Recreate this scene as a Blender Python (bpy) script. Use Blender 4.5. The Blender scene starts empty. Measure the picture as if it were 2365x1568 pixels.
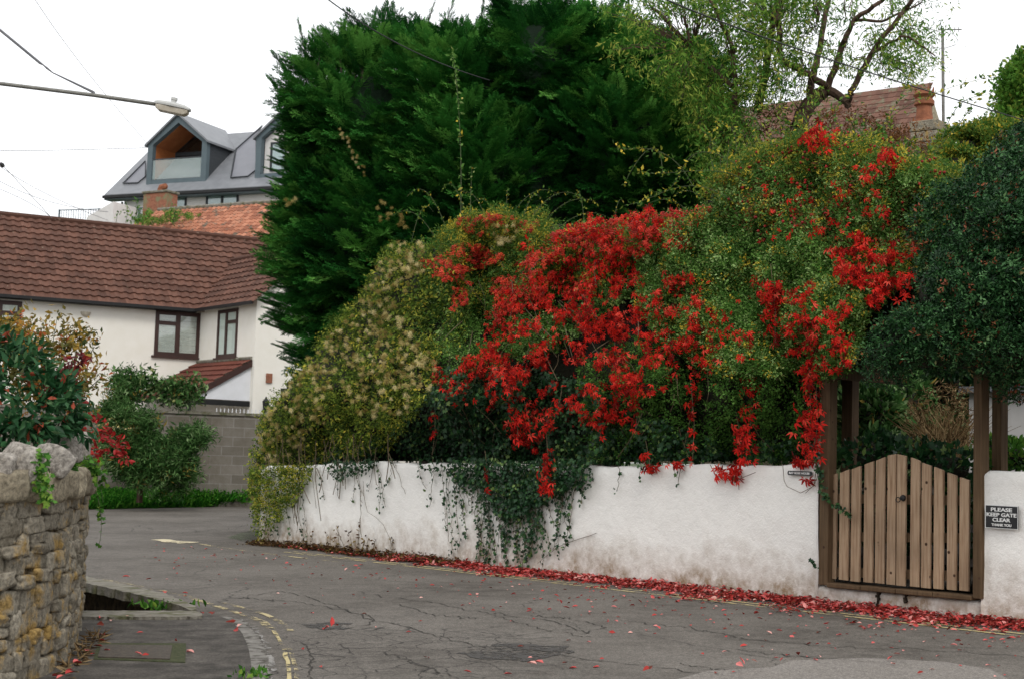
import bpy, math, random
import numpy as np
from mathutils import Vector, Matrix
from mathutils.geometry import tessellate_polygon
random.seed(7); rng = np.random.default_rng(7)
scene = bpy.context.scene
C = scene.collection
R = math.radians

# ------------------------------------------------------------------ camera, world, sun, exposure
F = 3285.0                      # focal length in units of the 2365 wide picture
TILT, ROLL = R(4.72), R(1.8)
CAM = np.array([0.0, 0.0, 1.5])
fw = np.array([0, math.cos(TILT), math.sin(TILT)])
u0 = np.array([0, -math.sin(TILT), math.cos(TILT)])
r0 = np.array([1.0, 0, 0])
rt = math.cos(ROLL) * r0 + math.sin(ROLL) * u0
up = math.cos(ROLL) * u0 - math.sin(ROLL) * r0
cd = bpy.data.cameras.new('camera'); cam = bpy.data.objects.new('camera', cd); C.objects.link(cam)
cam.matrix_world = Matrix(((rt[0], up[0], -fw[0], CAM[0]), (rt[1], up[1], -fw[1], CAM[1]), (rt[2], up[2], -fw[2], CAM[2]), (0, 0, 0, 1)))
cd.sensor_width = 36; cd.lens = 36 * F / 2365; cd.clip_start = .1; cd.clip_end = 3000
cd.dof.use_dof = True; cd.dof.focus_distance = 14.5; cd.dof.aperture_fstop = 4.5
scene.camera = cam

w = bpy.data.worlds.new("World"); scene.world = w; w.use_nodes = True
nt = w.node_tree; nt.nodes.clear()
out = nt.nodes.new('ShaderNodeOutputWorld'); bg = nt.nodes.new('ShaderNodeBackground')
sky = nt.nodes.new('ShaderNodeTexSky'); sky.sky_type = 'NISHITA'; sky.sun_disc = False
SUN_EL, SUN_ROT = R(48), R(168)
sky.sun_elevation = SUN_EL; sky.sun_rotation = SUN_ROT
hs = nt.nodes.new('ShaderNodeHueSaturation'); hs.inputs['Saturation'].default_value = .1
mx = nt.nodes.new('ShaderNodeMix'); mx.data_type = 'RGBA'; mx.inputs[0].default_value = .86   # thick even cloud over the clear sky
mx.inputs[7].default_value = (9.6, 9.75, 10.0, 1)
nt.links.new(sky.outputs[0], hs.inputs['Color']); nt.links.new(hs.outputs[0], mx.inputs[6])
nt.links.new(mx.outputs[2], bg.inputs[0]); bg.inputs[1].default_value = .125
nt.links.new(bg.outputs[0], out.inputs[0])
sd = bpy.data.lights.new('sun', 'SUN'); sd.energy = 1.1; sd.angle = R(18); sd.color = (1, .96, .9)
sun = bpy.data.objects.new('sun', sd); C.objects.link(sun)
sdir = Vector((math.sin(SUN_ROT) * math.cos(SUN_EL), math.cos(SUN_ROT) * math.cos(SUN_EL), math.sin(SUN_EL)))
sun.rotation_euler = sdir.to_track_quat('Z', 'Y').to_euler()
vs = scene.view_settings; vs.view_transform = 'Standard'; vs.look = 'None'; vs.exposure = .2; vs.gamma = 1
scene.cycles.max_bounces = 6; scene.cycles.diffuse_bounces = 3; scene.cycles.glossy_bounces = 2
scene.cycles.transparent_max_bounces = 12; scene.cycles.transmission_bounces = 4

# ------------------------------------------------------------------ picture <-> world
def ray(px, py):
    return fw + (px - 1182.5) / F * rt + (784 - py) / F * up
def P(px, py, Y):
    d = ray(px, py); return CAM + d * (Y / d[1])
def hit(px, py, p0, n):
    d = ray(px, py); n = np.asarray(n, float)
    return CAM + d * (np.dot(np.asarray(p0) - CAM, n) / np.dot(d, n))
GN = np.array([-.023, 0, 1.0])
def G(px, py, dz=0): return hit(px, py, (0, 0, .07 + dz), GN)
def gz(x, y=0): return .07 + .023 * x

# ------------------------------------------------------------------ noise
_tab = rng.random((64, 64))
def vn(x, y, k=0):
    x = np.asarray(x, float) + k * 17.31; y = np.asarray(y, float) + k * 9.77
    xi = np.floor(x).astype(int); yi = np.floor(y).astype(int); fx = x - xi; fy = y - yi
    fx = fx * fx * (3 - 2 * fx); fy = fy * fy * (3 - 2 * fy)
    a = _tab[xi % 64, yi % 64]; b = _tab[(xi + 1) % 64, yi % 64]; c = _tab[xi % 64, (yi + 1) % 64]; d = _tab[(xi + 1) % 64, (yi + 1) % 64]
    return (a * (1 - fx) + b * fx) * (1 - fy) + (c * (1 - fx) + d * fx) * fy
def fbm(x, y, k=0): return (vn(x, y, k) + .5 * vn(2.1 * x, 2.1 * y, k + 1) + .25 * vn(4.3 * x, 4.3 * y, k + 2)) / 1.75
def vn3(p, k=0): return (vn(p[:, 0] + .37 * p[:, 2], p[:, 1] - .41 * p[:, 2], k) + vn(p[:, 2] + .29 * p[:, 0], p[:, 0] * .6 + p[:, 1], k + 3)) / 2

# ------------------------------------------------------------------ materials
def newmat(name):
    m = bpy.data.materials.new(name); m.use_nodes = True
    b = m.node_tree.nodes['Principled BSDF']; return m, m.node_tree, b
def noise_node(t, scale, detail=4, vec=None, rough=.55):
    n = t.nodes.new('ShaderNodeTexNoise'); n.inputs['Scale'].default_value = scale; n.inputs['Detail'].default_value = detail
    n.inputs['Roughness'].default_value = rough
    if vec: t.links.new(vec, n.inputs['Vector'])
    return n
def ramp(t, fac, stops):
    r = t.nodes.new('ShaderNodeValToRGB'); e = r.color_ramp.elements
    while len(e) < len(stops): e.new(.5)
    for k, (p, c) in enumerate(stops): e[k].position = p; e[k].color = (*c, 1) if len(c) == 3 else c
    t.links.new(fac, r.inputs[0]); return r
def mixc(t, fac, a, b, mode='MIX'):
    m = t.nodes.new('ShaderNodeMix'); m.data_type = 'RGBA'; m.blend_type = mode
    for s, v in ((0, fac), (6, a), (7, b)):
        if isinstance(v, (int, float)): m.inputs[s].default_value = v
        elif isinstance(v, tuple): m.inputs[s].default_value = (*v, 1)
        else: t.links.new(v, m.inputs[s])
    return m.outputs[2]
def objvec(t):
    c = t.nodes.new('ShaderNodeTexCoord'); return c.outputs['Object']
def math_(t, op, a, b=None, clamp=False):
    m = t.nodes.new('ShaderNodeMath'); m.operation = op; m.use_clamp = clamp
    for s, v in ((0, a), (1, b)):
        if v is None: continue
        if isinstance(v, (int, float)): m.inputs[s].default_value = v
        else: t.links.new(v, m.inputs[s])
    return m.outputs[0]
def bump(t, b, h, strength=.5, dist=.02):
    n = t.nodes.new('ShaderNodeBump'); n.inputs['Strength'].default_value = strength; n.inputs['Distance'].default_value = dist
    t.links.new(h, n.inputs['Height']); t.links.new(n.outputs[0], b.inputs['Normal'])
def surf(name, c1, c2, scale=6, rough=.8, bumpv=.3, bscale=40, c3=None, s3=2, spec=.3, metal=0):
    m, t, b = newmat(name); v = objvec(t)
    n = noise_node(t, scale, 6, v); r = ramp(t, n.outputs[0], [(.3, c1), (.7, c2)]); col = r.outputs[0]
    if c3:
        n3 = noise_node(t, s3, 5, v); r3 = ramp(t, n3.outputs[0], [(.5, (0, 0, 0)), (.62, (1, 1, 1))]); col = mixc(t, r3.outputs[0], col, c3)
    t.links.new(col, b.inputs['Base Color']); b.inputs['Roughness'].default_value = rough; b.inputs['Specular IOR Level'].default_value = spec; b.inputs['Metallic'].default_value = metal
    if bumpv:
        nb = noise_node(t, bscale, 5, v); bump(t, b, nb.outputs[0], bumpv)
    return m
def leafmat(name, stops, rough=.5, spec=.3, trans=.25):
    m, t, b = newmat(name)
    a = t.nodes.new('ShaderNodeAttribute'); a.attribute_name = 'rnd'
    r = ramp(t, a.outputs['Fac'], stops)
    t.links.new(r.outputs[0], b.inputs['Base Color']); b.inputs['Roughness'].default_value = rough; b.inputs['Specular IOR Level'].default_value = spec
    if trans:
        tr = t.nodes.new('ShaderNodeBsdfTranslucent'); t.links.new(r.outputs[0], tr.inputs[0])
        mxs = t.nodes.new('ShaderNodeMixShader'); mxs.inputs[0].default_value = trans
        t.links.new(b.outputs[0], mxs.inputs[1]); t.links.new(tr.outputs[0], mxs.inputs[2])
        t.links.new(mxs.outputs[0], t.nodes['Material Output'].inputs[0])
    return m

M = {}
# road: worn asphalt, crazed in patches
def asphalt(name, c1, c2, crack=True):
    m, t, b = newmat(name); v = objvec(t)
    n = noise_node(t, .55, 5, v); n2 = noise_node(t, 90, 3, v); n3 = noise_node(t, 5, 6, v)
    base = ramp(t, n.outputs[0], [(.32, c1), (.66, c2)]).outputs[0]
    base = mixc(t, ramp(t, n3.outputs[0], [(.35, (0, 0, 0)), (.75, (.55, .55, .55))]).outputs[0], base, (.19, .17, .148))
    grit = ramp(t, n2.outputs[0], [(.3, (.55, .55, .55)), (.7, (1.4, 1.4, 1.4))]).outputs[0]; n4 = noise_node(t, 34, 4, v, .8); grit = mixc(t, 1.0, grit, ramp(t, n4.outputs[0], [(.32, (.6, .6, .6)), (.68, (1.38, 1.38, 1.38))]).outputs[0], 'MULTIPLY')
    col = mixc(t, 1.0, base, grit, 'MULTIPLY')
    if crack:
        wn = noise_node(t, 2.5, 3, v); wv = t.nodes.new('ShaderNodeVectorMath'); wv.operation = 'MULTIPLY_ADD'
        t.links.new(wn.outputs[1], wv.inputs[0]); wv.inputs[1].default_value = (.35, .35, 0); t.links.new(v, wv.inputs[2])
        vo = t.nodes.new('ShaderNodeTexVoronoi'); vo.feature = 'DISTANCE_TO_EDGE'; vo.inputs['Scale'].default_value = 3.4
        t.links.new(wv.outputs[0], vo.inputs['Vector'])
        ck = ramp(t, vo.outputs['Distance'], [(.0, (1, 1, 1)), (.028, (0, 0, 0))]).outputs[0]
        # the crazed area lies in the middle of the lane close to the viewer
        sp = t.nodes.new('ShaderNodeSeparateXYZ'); t.links.new(v, sp.inputs[0])
        dx = math_(t, 'DIVIDE', math_(t, 'ADD', sp.outputs[0], .75), 1.35); dy = math_(t, 'DIVIDE', math_(t, 'ADD', sp.outputs[1], -10.6), 1.9)
        rr = math_(t, 'ADD', math_(t, 'MULTIPLY', dx, dx), math_(t, 'MULTIPLY', dy, dy))
        rr = math_(t, 'ADD', rr, math_(t, 'MULTIPLY', math_(t, 'SUBTRACT', n3.outputs[0], .5), 1.6))
        area = ramp(t, rr, [(.55, (1, 1, 1)), (1.0, (0, 0, 0))]).outputs[0]
        # a faint far network elsewhere
        vo2 = t.nodes.new('ShaderNodeTexVoronoi'); vo2.feature = 'DISTANCE_TO_EDGE'; vo2.inputs['Scale'].default_value = .42
        t.links.new(wv.outputs[0], vo2.inputs['Vector'])
        ck2 = ramp(t, vo2.outputs['Distance'], [(.0, (.8, .8, .8)), (.0045, (0, 0, 0))]).outputs[0]
        ck2 = mixc(t, 1.0, ck2, ramp(t, n.outputs[0], [(.42, (0, 0, 0)), (.55, (1, 1, 1))]).outputs[0], 'MULTIPLY')
        cm = mixc(t, 1.0, mixc(t, 1.0, ck, area, 'MULTIPLY'), ck2, 'LIGHTEN')
        col = mixc(t, cm, col, (.018, .016, .014))
    t.links.new(col, b.inputs['Base Color']); b.inputs['Roughness'].default_value = .85; b.inputs['Specular IOR Level'].default_value = .22
    bump(t, b, n2.outputs[0], .35, .008)
    return m
M['road'] = asphalt('road asphalt', (.075, .066, .056), (.14, .126, .11))
M['pave'] = asphalt('pavement asphalt', (.034, .03, .026), (.056, .05, .043), False)
M['patch'] = asphalt('light asphalt patch', (.175, .158, .14), (.225, .205, .185), False)
M['pothole'] = surf('broken asphalt', (.022, .021, .018), (.07, .066, .058), 30, .9, .8, 60)
M['crackfill'] = surf('crack', (.025, .022, .018), (.055, .049, .042), 20, .9, 0)
# worn paint: paint flakes off by noise (really see-through where worn)
def paint(name, col, wear):
    m, t, b = newmat(name); v = objvec(t)
    n = noise_node(t, 14, 6, v, .7); n2 = noise_node(t, 2.2, 3, v)
    s = math_(t, 'ADD', math_(t, 'MULTIPLY', n.outputs[0], .6), math_(t, 'MULTIPLY', n2.outputs[0], .4))
    a = ramp(t, s, [(wear, (0, 0, 0)), (wear + .06, (1, 1, 1))]).outputs[0]
    b.inputs['Base Color'].default_value = (*col, 1); b.inputs['Roughness'].default_value = .7
    t.links.new(a, b.inputs['Alpha']); return m
M['yellow'] = paint('worn yellow paint', (.46, .38, .2), .5)
M['yellow_thin'] = paint('very worn yellow paint', (.5, .41, .2), .455)
M['pothole'] = paint('ravelled asphalt', (.045, .04, .035), .46); M['thinmoss'] = paint('thin moss', (.06, .07, .03), .47)
M['cement'] = paint('crumbled cement', (.26, .245, .225), .47)
M['whiteline'] = paint('worn cream paint', (.6, .52, .34), .4)
# rendered wall
def render_wall(name, white=(.88, .855, .81)):
    m, t, b = newmat(name); v = objvec(t)
    sp = t.nodes.new('ShaderNodeSeparateXYZ'); t.links.new(v, sp.inputs[0])
    n = noise_node(t, 1.6, 6, v, .65); n2 = noise_node(t, 9, 7, v, .7); n3 = noise_node(t, 60, 4, v)
    a = t.nodes.new('ShaderNodeAttribute'); a.attribute_name = 'hgt'      # metres above the foot of the wall
    h = math_(t, 'ADD', a.outputs['Fac'], math_(t, 'MULTIPLY', math_(t, 'SUBTRACT', n.outputs[0], .5), -1.3))
    dirt = ramp(t, h, [(.0, (1, 1, 1)), (.2, (.6, .6, .6)), (.55, (0, 0, 0))]).outputs[0]
    dirt = mixc(t, 1.0, dirt, ramp(t, n2.outputs[0], [(.3, (.25, .25, .25)), (.6, (1, 1, 1))]).outputs[0], 'MULTIPLY')
    col = mixc(t, ramp(t, n2.outputs[0], [(.35, (0, 0, 0)), (.8, (1, 1, 1))]).outputs[0], white, tuple(c * .93 for c in white))
    col = mixc(t, dirt, col, (.30, .215, .135))
    fl = ramp(t, noise_node(t, 22, 8, v, .75).outputs[0], [(.66, (0, 0, 0)), (.7, (1, 1, 1))]).outputs[0]
    low = ramp(t, h, [(.15, (1, 1, 1)), (.5, (.0, .0, .0))]).outputs[0]
    col = mixc(t, mixc(t, 1.0, fl, low, 'MULTIPLY'), col, (.12, .09, .06))
    t.links.new(col, b.inputs['Base Color']); b.inputs['Roughness'].default_value = .9; b.inputs['Specular IOR Level'].default_value = .15
    bump(t, b, math_(t, 'ADD', n2.outputs[0], math_(t, 'MULTIPLY', n3.outputs[0], .35)), .5, .03); return m
M['render'] = render_wall('white rendered wall')
M['cottage_wall'] = surf('cream render', (.8, .765, .68), (.85, .82, .75), 2.5, .9, .1, 30)
M['cladding'] = surf('pale cladding', (.62, .6, .58), (.7, .68, .66), 4, .8, 0)
def tilemat(name, a, b_, c, lich, ls=5, lo=.62):
    m, t, b = newmat(name); v = objvec(t)
    at = t.nodes.new('ShaderNodeAttribute'); at.attribute_name = 'rnd'
    col = ramp(t, at.outputs['Fac'], [(0, a), (.5, b_), (1, c)]).outputs[0]
    n = noise_node(t, 1.3, 5, v); col = mixc(t, ramp(t, n.outputs[0], [(.35, (0, 0, 0)), (.8, (.6, .6, .6))]).outputs[0], col, tuple(x * .45 for x in b_))
    n2 = noise_node(t, ls, 6, v, .7); col = mixc(t, ramp(t, n2.outputs[0], [(lo, (0, 0, 0)), (lo + .05, (1, 1, 1))]).outputs[0], col, lich)
    t.links.new(col, b.inputs['Base Color']); b.inputs['Roughness'].default_value = .85; return m
M['tile_brown'] = tilemat('brown concrete tile', (.075, .028, .015), (.11, .044, .026), (.15, .064, .04), (.24, .18, .13), 7, .63)
M['tile_porch'] = tilemat('red brown tile', (.10, .022, .012), (.135, .032, .017), (.16, .045, .025), (.08, .05, .035), 7, .66)
M['tile_orange'] = tilemat('orange clay tile', (.22, .075, .04), (.4, .15, .08), (.5, .22, .13), (.13, .1, .07), 3, .56)
M['tile_red'] = tilemat('old red clay tile', (.09, .035, .02), (.15, .065, .04), (.21, .1, .065), (.15, .13, .08), 4, .53)
M['slate'] = surf('smooth grey slate', (.165, .172, .185), (.21, .218, .232), 3, .45, .05, 20, spec=.5)
M['panel'] = surf('solar panel field', (.145, .148, .17), (.175, .178, .2), 2, .35, 0, spec=.5)
M['zinc'] = surf('blue grey metal trim', (.085, .115, .13), (.1, .135, .15), 3, .5, 0)
M['darkzinc'] = surf('dark slate cheek', (.035, .04, .045), (.055, .06, .066), 12, .7, .1, 30)
M['gutter'] = surf('black gutter plastic', (.012, .012, .012), (.02, .02, .02), 3, .5, 0)
M['larch'] = surf('orange timber boards', (.32, .10, .03), (.42, .15, .05), 3, .6, .1, 20)
M['winframe'] = surf('dark brown window frame', (.03, .011, .008), (.05, .018, .012), 6, .5, 0, spec=.5)
M['blind'] = surf('white blind', (.8, .82, .82), (.85, .86, .86), 6, .8, 0)
M['darkroom'] = surf('dark interior', (.02, .024, .026), (.035, .04, .042), 3, .9, 0)
M['greyroom'] = surf('grey curtain', (.2, .23, .25), (.28, .31, .33), 3, .9, 0)
m, t, b = newmat('window glass'); tn = t.nodes
tp = tn.new('ShaderNodeBsdfTransparent'); gl = tn.new('ShaderNodeBsdfGlossy'); gl.inputs['Roughness'].default_value = .03
ms = tn.new('ShaderNodeMixShader'); ms.inputs[0].default_value = .13; tp.inputs[0].default_value = (.82, .9, .9, 1)
t.links.new(tp.outputs[0], ms.inputs[1]); t.links.new(gl.outputs[0], ms.inputs[2]); t.links.new(ms.outputs[0], tn['Material Output'].inputs[0]); M['glass'] = m
M['white_trim'] = surf('white board', (.7, .71, .73), (.76, .77, .8), 4, .6, 0)
M['brick_old'] = surf('weathered brick', (.2, .075, .045), (.34, .15, .09), 14, .9, .5, 25, (.2, .18, .1), 3)
M['pot'] = surf('terracotta pot', (.17, .06, .03), (.32, .12, .06), 10, .8, .2)
M['stone'] = None
def stonemat(name, g1, g2, ochre, amt=.56):
    m, t, b = newmat(name); v = objvec(t)
    at = t.nodes.new('ShaderNodeAttribute'); at.attribute_name = 'rnd'
    n = noise_node(t, 9, 7, v, .7); n2 = noise_node(t, 4.5, 6, v, .7); n3 = noise_node(t, 38, 6, v, .75)
    col = ramp(t, n.outputs[0], [(.28, g1), (.7, g2)]).outputs[0]
    col = mixc(t, math_(t, 'MULTIPLY', at.outputs['Fac'], .55), col, tuple(x * .5 for x in g1))
    col = mixc(t, ramp(t, n2.outputs[0], [(amt, (0, 0, 0)), (amt + .12, (.8, .8, .8))]).outputs[0], col, ochre)
    col = mixc(t, 1.0, col, ramp(t, n3.outputs[0], [(.3, (.35, .35, .35)), (.6, (1.25, 1.25, 1.25))]).outputs[0], 'MULTIPLY')
    sp = ramp(t, noise_node(t, 26, 5, v, .8).outputs[0], [(.68, (0, 0, 0)), (.72, (1, 1, 1))]).outputs[0]
    col = mixc(t, sp, col, (.45, .43, .38))
    t.links.new(col, b.inputs['Base Color']); b.inputs['Roughness'].default_value = .95; b.inputs['Specular IOR Level'].default_value = .1
    bump(t, b, math_(t, 'ADD', n.outputs[0], math_(t, 'MULTIPLY', n3.outputs[0], .6)), .9, .03); return m
M['stone'] = stonemat('rubble limestone', (.17, .145, .105), (.5, .45, .36), (.36, .22, .05), .5)
M['boulder'] = stonemat('grey boulder', (.2, .175, .145), (.5, .46, .41), (.24, .18, .1), .6)
M['coping'] = stonemat('pale coping stone', (.24, .2, .14), (.46, .4, .29), (.28, .2, .09), .6)
M['mortar'] = surf('earthy mortar', (.03, .022, .012), (.13, .095, .05), 14, .95, .6, 30)
M['slab'] = surf('worn stone slab', (.15, .138, .112), (.26, .24, .2), 9, .95, .8, 40, (.11, .11, .06), 5)
M['kerbstone'] = surf('worn kerb stone', (.15, .14, .125), (.27, .255, .23), 12, .95, .9, 50, (.09, .082, .07), 9)
M['iron'] = surf('rusty iron cover', (.05, .042, .034), (.1, .08, .06), 25, .7, .8, 50)
M['moss'] = surf('moss', (.035, .045, .018), (.08, .085, .04), 30, .95, .8, 60)
M['soil'] = surf('dark soil', (.018, .013, .009), (.05, .038, .025), 8, .95, .7, 30)
M['terrain'] = surf('rough grass land', (.035, .06, .02), (.07, .09, .035), .6, .95, .4, 8)
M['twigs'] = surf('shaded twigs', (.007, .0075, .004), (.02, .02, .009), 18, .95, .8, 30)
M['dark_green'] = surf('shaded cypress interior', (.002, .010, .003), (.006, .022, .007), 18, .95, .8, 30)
M['bark'] = surf('grey brown bark', (.03, .024, .018), (.075, .06, .045), 9, .9, .6, 30)
M['redbark'] = surf('reddish bark', (.045, .025, .016), (.09, .055, .035), 9, .85, .5, 24)
M['stem'] = surf('thin brown stem', (.08, .06, .035), (.16, .12, .07), 12, .8, 0)
M['greenstem'] = surf('green stem', (.05, .07, .03), (.09, .11, .05), 12, .8, 0)
M['metal'] = surf('galvanised metal', (.16, .155, .14), (.24, .235, .21), 12, .55, .1, 30, metal=.3)
M['lamp_body'] = surf('grey lamp housing', (.4, .4, .38), (.5, .5, .48), 8, .5, 0)
M['lamp_lens'] = surf('dirty lamp bowl', (.38, .33, .25), (.55, .5, .42), 12, .35, 0)
M['cable'] = surf('black cable', (.012, .012, .014), (.02, .02, .022), 3, .6, 0)
M['greycable'] = surf('grey cable', (.12, .12, .13), (.18, .18, .19), 3, .6, 0)
M['black'] = surf('black plate', (.008, .008, .01), (.014, .014, .016), 5, .35, 0, spec=.5)
M['lettering'] = surf('white lettering', (.72, .72, .7), (.78, .78, .76), 5, .6, 0)
M['iron_black'] = surf('black iron', (.01, .01, .01), (.03, .028, .026), 20, .5, .2)
# timber with vertical grain
def timber(name, c1, c2, c3):
    m, t, b = newmat(name); v = objvec(t)
    mp = t.nodes.new('ShaderNodeMapping'); mp.inputs['Scale'].default_value = (22, 22, 1.1); t.links.new(v, mp.inputs[0])
    at = t.nodes.new('ShaderNodeObjectInfo')
    n = noise_node(t, 2.2, 6, mp.outputs[0], .6); n2 = noise_node(t, 2.3, 4, v)
    kn = t.nodes.new('ShaderNodeTexVoronoi'); kn.inputs['Scale'].default_value = 6.5; t.links.new(v, kn.inputs['Vector'])
    col = ramp(t, n.outputs[0], [(.28, c1), (.5, c2), (.75, c3)]).outputs[0]
    col = mixc(t, math_(t, 'MULTIPLY', at.outputs['Random'], .3), col, (.16, .10, .06))
    col = mixc(t, ramp(t, n2.outputs[0], [(.4, (0, 0, 0)), (.75, (.6, .6, .6))]).outputs[0], col, tuple(x * .5 for x in c2))
    col = mixc(t, ramp(t, kn.outputs['Distance'], [(.07, (1, 1, 1)), (.12, (0, 0, 0))]).outputs[0], col, (.05, .025, .014))
    t.links.new(col, b.inputs['Base Color']); b.inputs['Roughness'].default_value = .8; b.inputs['Specular IOR Level'].default_value = .2
    bump(t, b, n.outputs[0], .4, .006); return m
M['picket'] = timber('weathered picket timber', (.22, .13, .075), (.40, .27, .17), (.50, .365, .25))
M['post'] = timber('dark post timber', (.05, .03, .014), (.10, .062, .032), (.15, .098, .055))
# concrete blocks
m, t, b = newmat('grey concrete block'); v = objvec(t); sp = t.nodes.new('ShaderNodeSeparateXYZ'); t.links.new(v, sp.inputs[0])
cb = t.nodes.new('ShaderNodeCombineXYZ'); t.links.new(sp.outputs[0], cb.inputs[0]); t.links.new(sp.outputs[2], cb.inputs[1])
br = t.nodes.new('ShaderNodeTexBrick'); t.links.new(cb.outputs[0], br.inputs['Vector']); br.inputs['Scale'].default_value = 1
br.inputs['Brick Width'].default_value = .6; br.inputs['Row Height'].default_value = .26; br.inputs['Mortar Size'].default_value = .012
br.inputs['Color1'].default_value = (.16, .145, .12, 1); br.inputs['Color2'].default_value = (.22, .2, .17, 1); br.inputs['Mortar'].default_value = (.27, .255, .23, 1)
n = noise_node(t, 1.2, 6, v, .7); col = mixc(t, ramp(t, n.outputs[0], [(.4, (0, 0, 0)), (.7, (.8, .8, .8))]).outputs[0], br.outputs[0], (.11, .09, .06))
t.links.new(col, b.inputs['Base Color']); b.inputs['Roughness'].default_value = .95; bump(t, b, noise_node(t, 30, 5, v).outputs[0], .5); M['block'] = m
# foliage
M['L_conifer'] = leafmat('cypress foliage', [(0, (.004, .03, .007)), (.45, (.015, .09, .014)), (.75, (.045, .19, .03)), (1, (.13, .33, .06))], .7, .05, .2)
M['L_red'] = leafmat('scarlet creeper leaf', [(0, (.08, .008, .006)), (.2, (.3, .010, .008)), (.45, (.6, .02, .012)), (.8, (.78, .03, .02)), (1, (.85, .11, .07))], .5, .1, .3)
M['L_berry'] = leafmat('red berries', [(0, (.35, .015, .008)), (.6, (.62, .035, .014)), (1, (.75, .09, .025))], .35, .4, 0)
M['L_green'] = leafmat('small green leaf', [(0, (.025, .075, .012)), (.35, (.075, .18, .03)), (.65, (.15, .29, .06)), (.9, (.34, .48, .18)), (.95, (.5, .4, .05)), (1, (.6, .45, .05))], .5, .08, .25)
M['L_rose'] = leafmat('rose leaf turning yellow', [(0, (.03, .09, .012)), (.45, (.09, .19, .03)), (.75, (.25, .27, .035)), (1, (.62, .46, .05))], .6, .15, .3)
M['L_rust'] = leafmat('rusty shrub leaf', [(0, (.06, .035, .012)), (.5, (.16, .07, .02)), (1, (.3, .1, .025))], .6, .2, .2)
M['L_clem'] = leafmat('clematis leaf', [(0, (.03, .05, .008)), (.35, (.08, .14, .02)), (.65, (.2, .27, .035)), (.88, (.42, .4, .06)), (1, (.55, .45, .06))], .6, .12, .3)
M['L_fluff'] = leafmat('seed fluff', [(0, (.24, .18, .05)), (.5, (.5, .41, .16)), (1, (.78, .68, .38))], .9, .0, .3)
M['L_ivy'] = leafmat('ivy leaf', [(0, (.004, .022, .006)), (.6, (.012, .052, .015)), (.9, (.04, .11, .03)), (1, (.13, .2, .05))], .45, .25, .1)
M['L_visc'] = leafmat('glossy dark evergreen leaf', [(0, (.004, .018, .005)), (.5, (.010, .048, .012)), (.82, (.035, .11, .03)), (.96, (.10, .22, .08)), (.975, (.2, .05, .02)), (1, (.3, .1, .045))], .5, .2, .1)
M['L_gum'] = leafmat('slender tree leaf', [(0, (.03, .09, .012)), (.5, (.09, .22, .03)), (.8, (.2, .32, .05)), (1, (.4, .42, .08))], .6, .06, .3)
M['L_big'] = leafmat('broad glossy leaf', [(0, (.008, .035, .012)), (.5, (.02, .085, .028)), (.85, (.06, .15, .055)), (.97, (.14, .25, .11)), (1, (.3, .06, .03))], .45, .2, .15)
M['L_autumn'] = leafmat('yellow orange leaf', [(0, (.05, .07, .02)), (.4, (.17, .15, .04)), (.8, (.4, .25, .04)), (1, (.4, .1, .03))], .6, .2, .3)
M['L_maroon'] = leafmat('maroon leaf', [(0, (.06, .008, .01)), (.6, (.14, .016, .018)), (1, (.3, .03, .025))], .5, .3, .2)
M['L_crimson'] = leafmat('crimson leaf', [(0, (.2, .014, .014)), (.6, (.38, .02, .018)), (1, (.5, .05, .04))], .5, .3, .25)
M['L_willow'] = leafmat('feathery bush leaf', [(0, (.014, .045, .01)), (.4, (.045, .12, .028)), (.75, (.12, .23, .07)), (.93, (.3, .42, .2)), (1, (.3, .22, .05))], .6, .08, .25)
M['L_grass'] = leafmat('grass blade', [(0, (.02, .09, .012)), (.6, (.05, .24, .02)), (1, (.15, .36, .05))], .6, .05, .25)
M['L_fallen'] = leafmat('fallen red leaf', [(0, (.10, .025, .012)), (.25, (.28, .03, .022)), (.55, (.5, .05, .045)), (.8, (.70, .18, .17)), (1, (.72, .42, .36))], .7, .2, .1)
M['L_litter'] = leafmat('brown litter', [(0, (.03, .016, .008)), (.6, (.10, .05, .02)), (.9, (.16, .12, .03)), (1, (.3, .2, .08))], .8, .1, .1)
M['L_straw'] = leafmat('dry twig', [(0, (.08, .045, .02)), (.6, (.2, .13, .06)), (1, (.36, .26, .14))], .8, .1, 0)
M['L_garden'] = leafmat('light green garden leaf', [(0, (.02, .07, .01)), (.6, (.08, .22, .03)), (1, (.25, .38, .06))], .5, .1, .3)  # the leaf's own greens, tone varies at random

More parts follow.
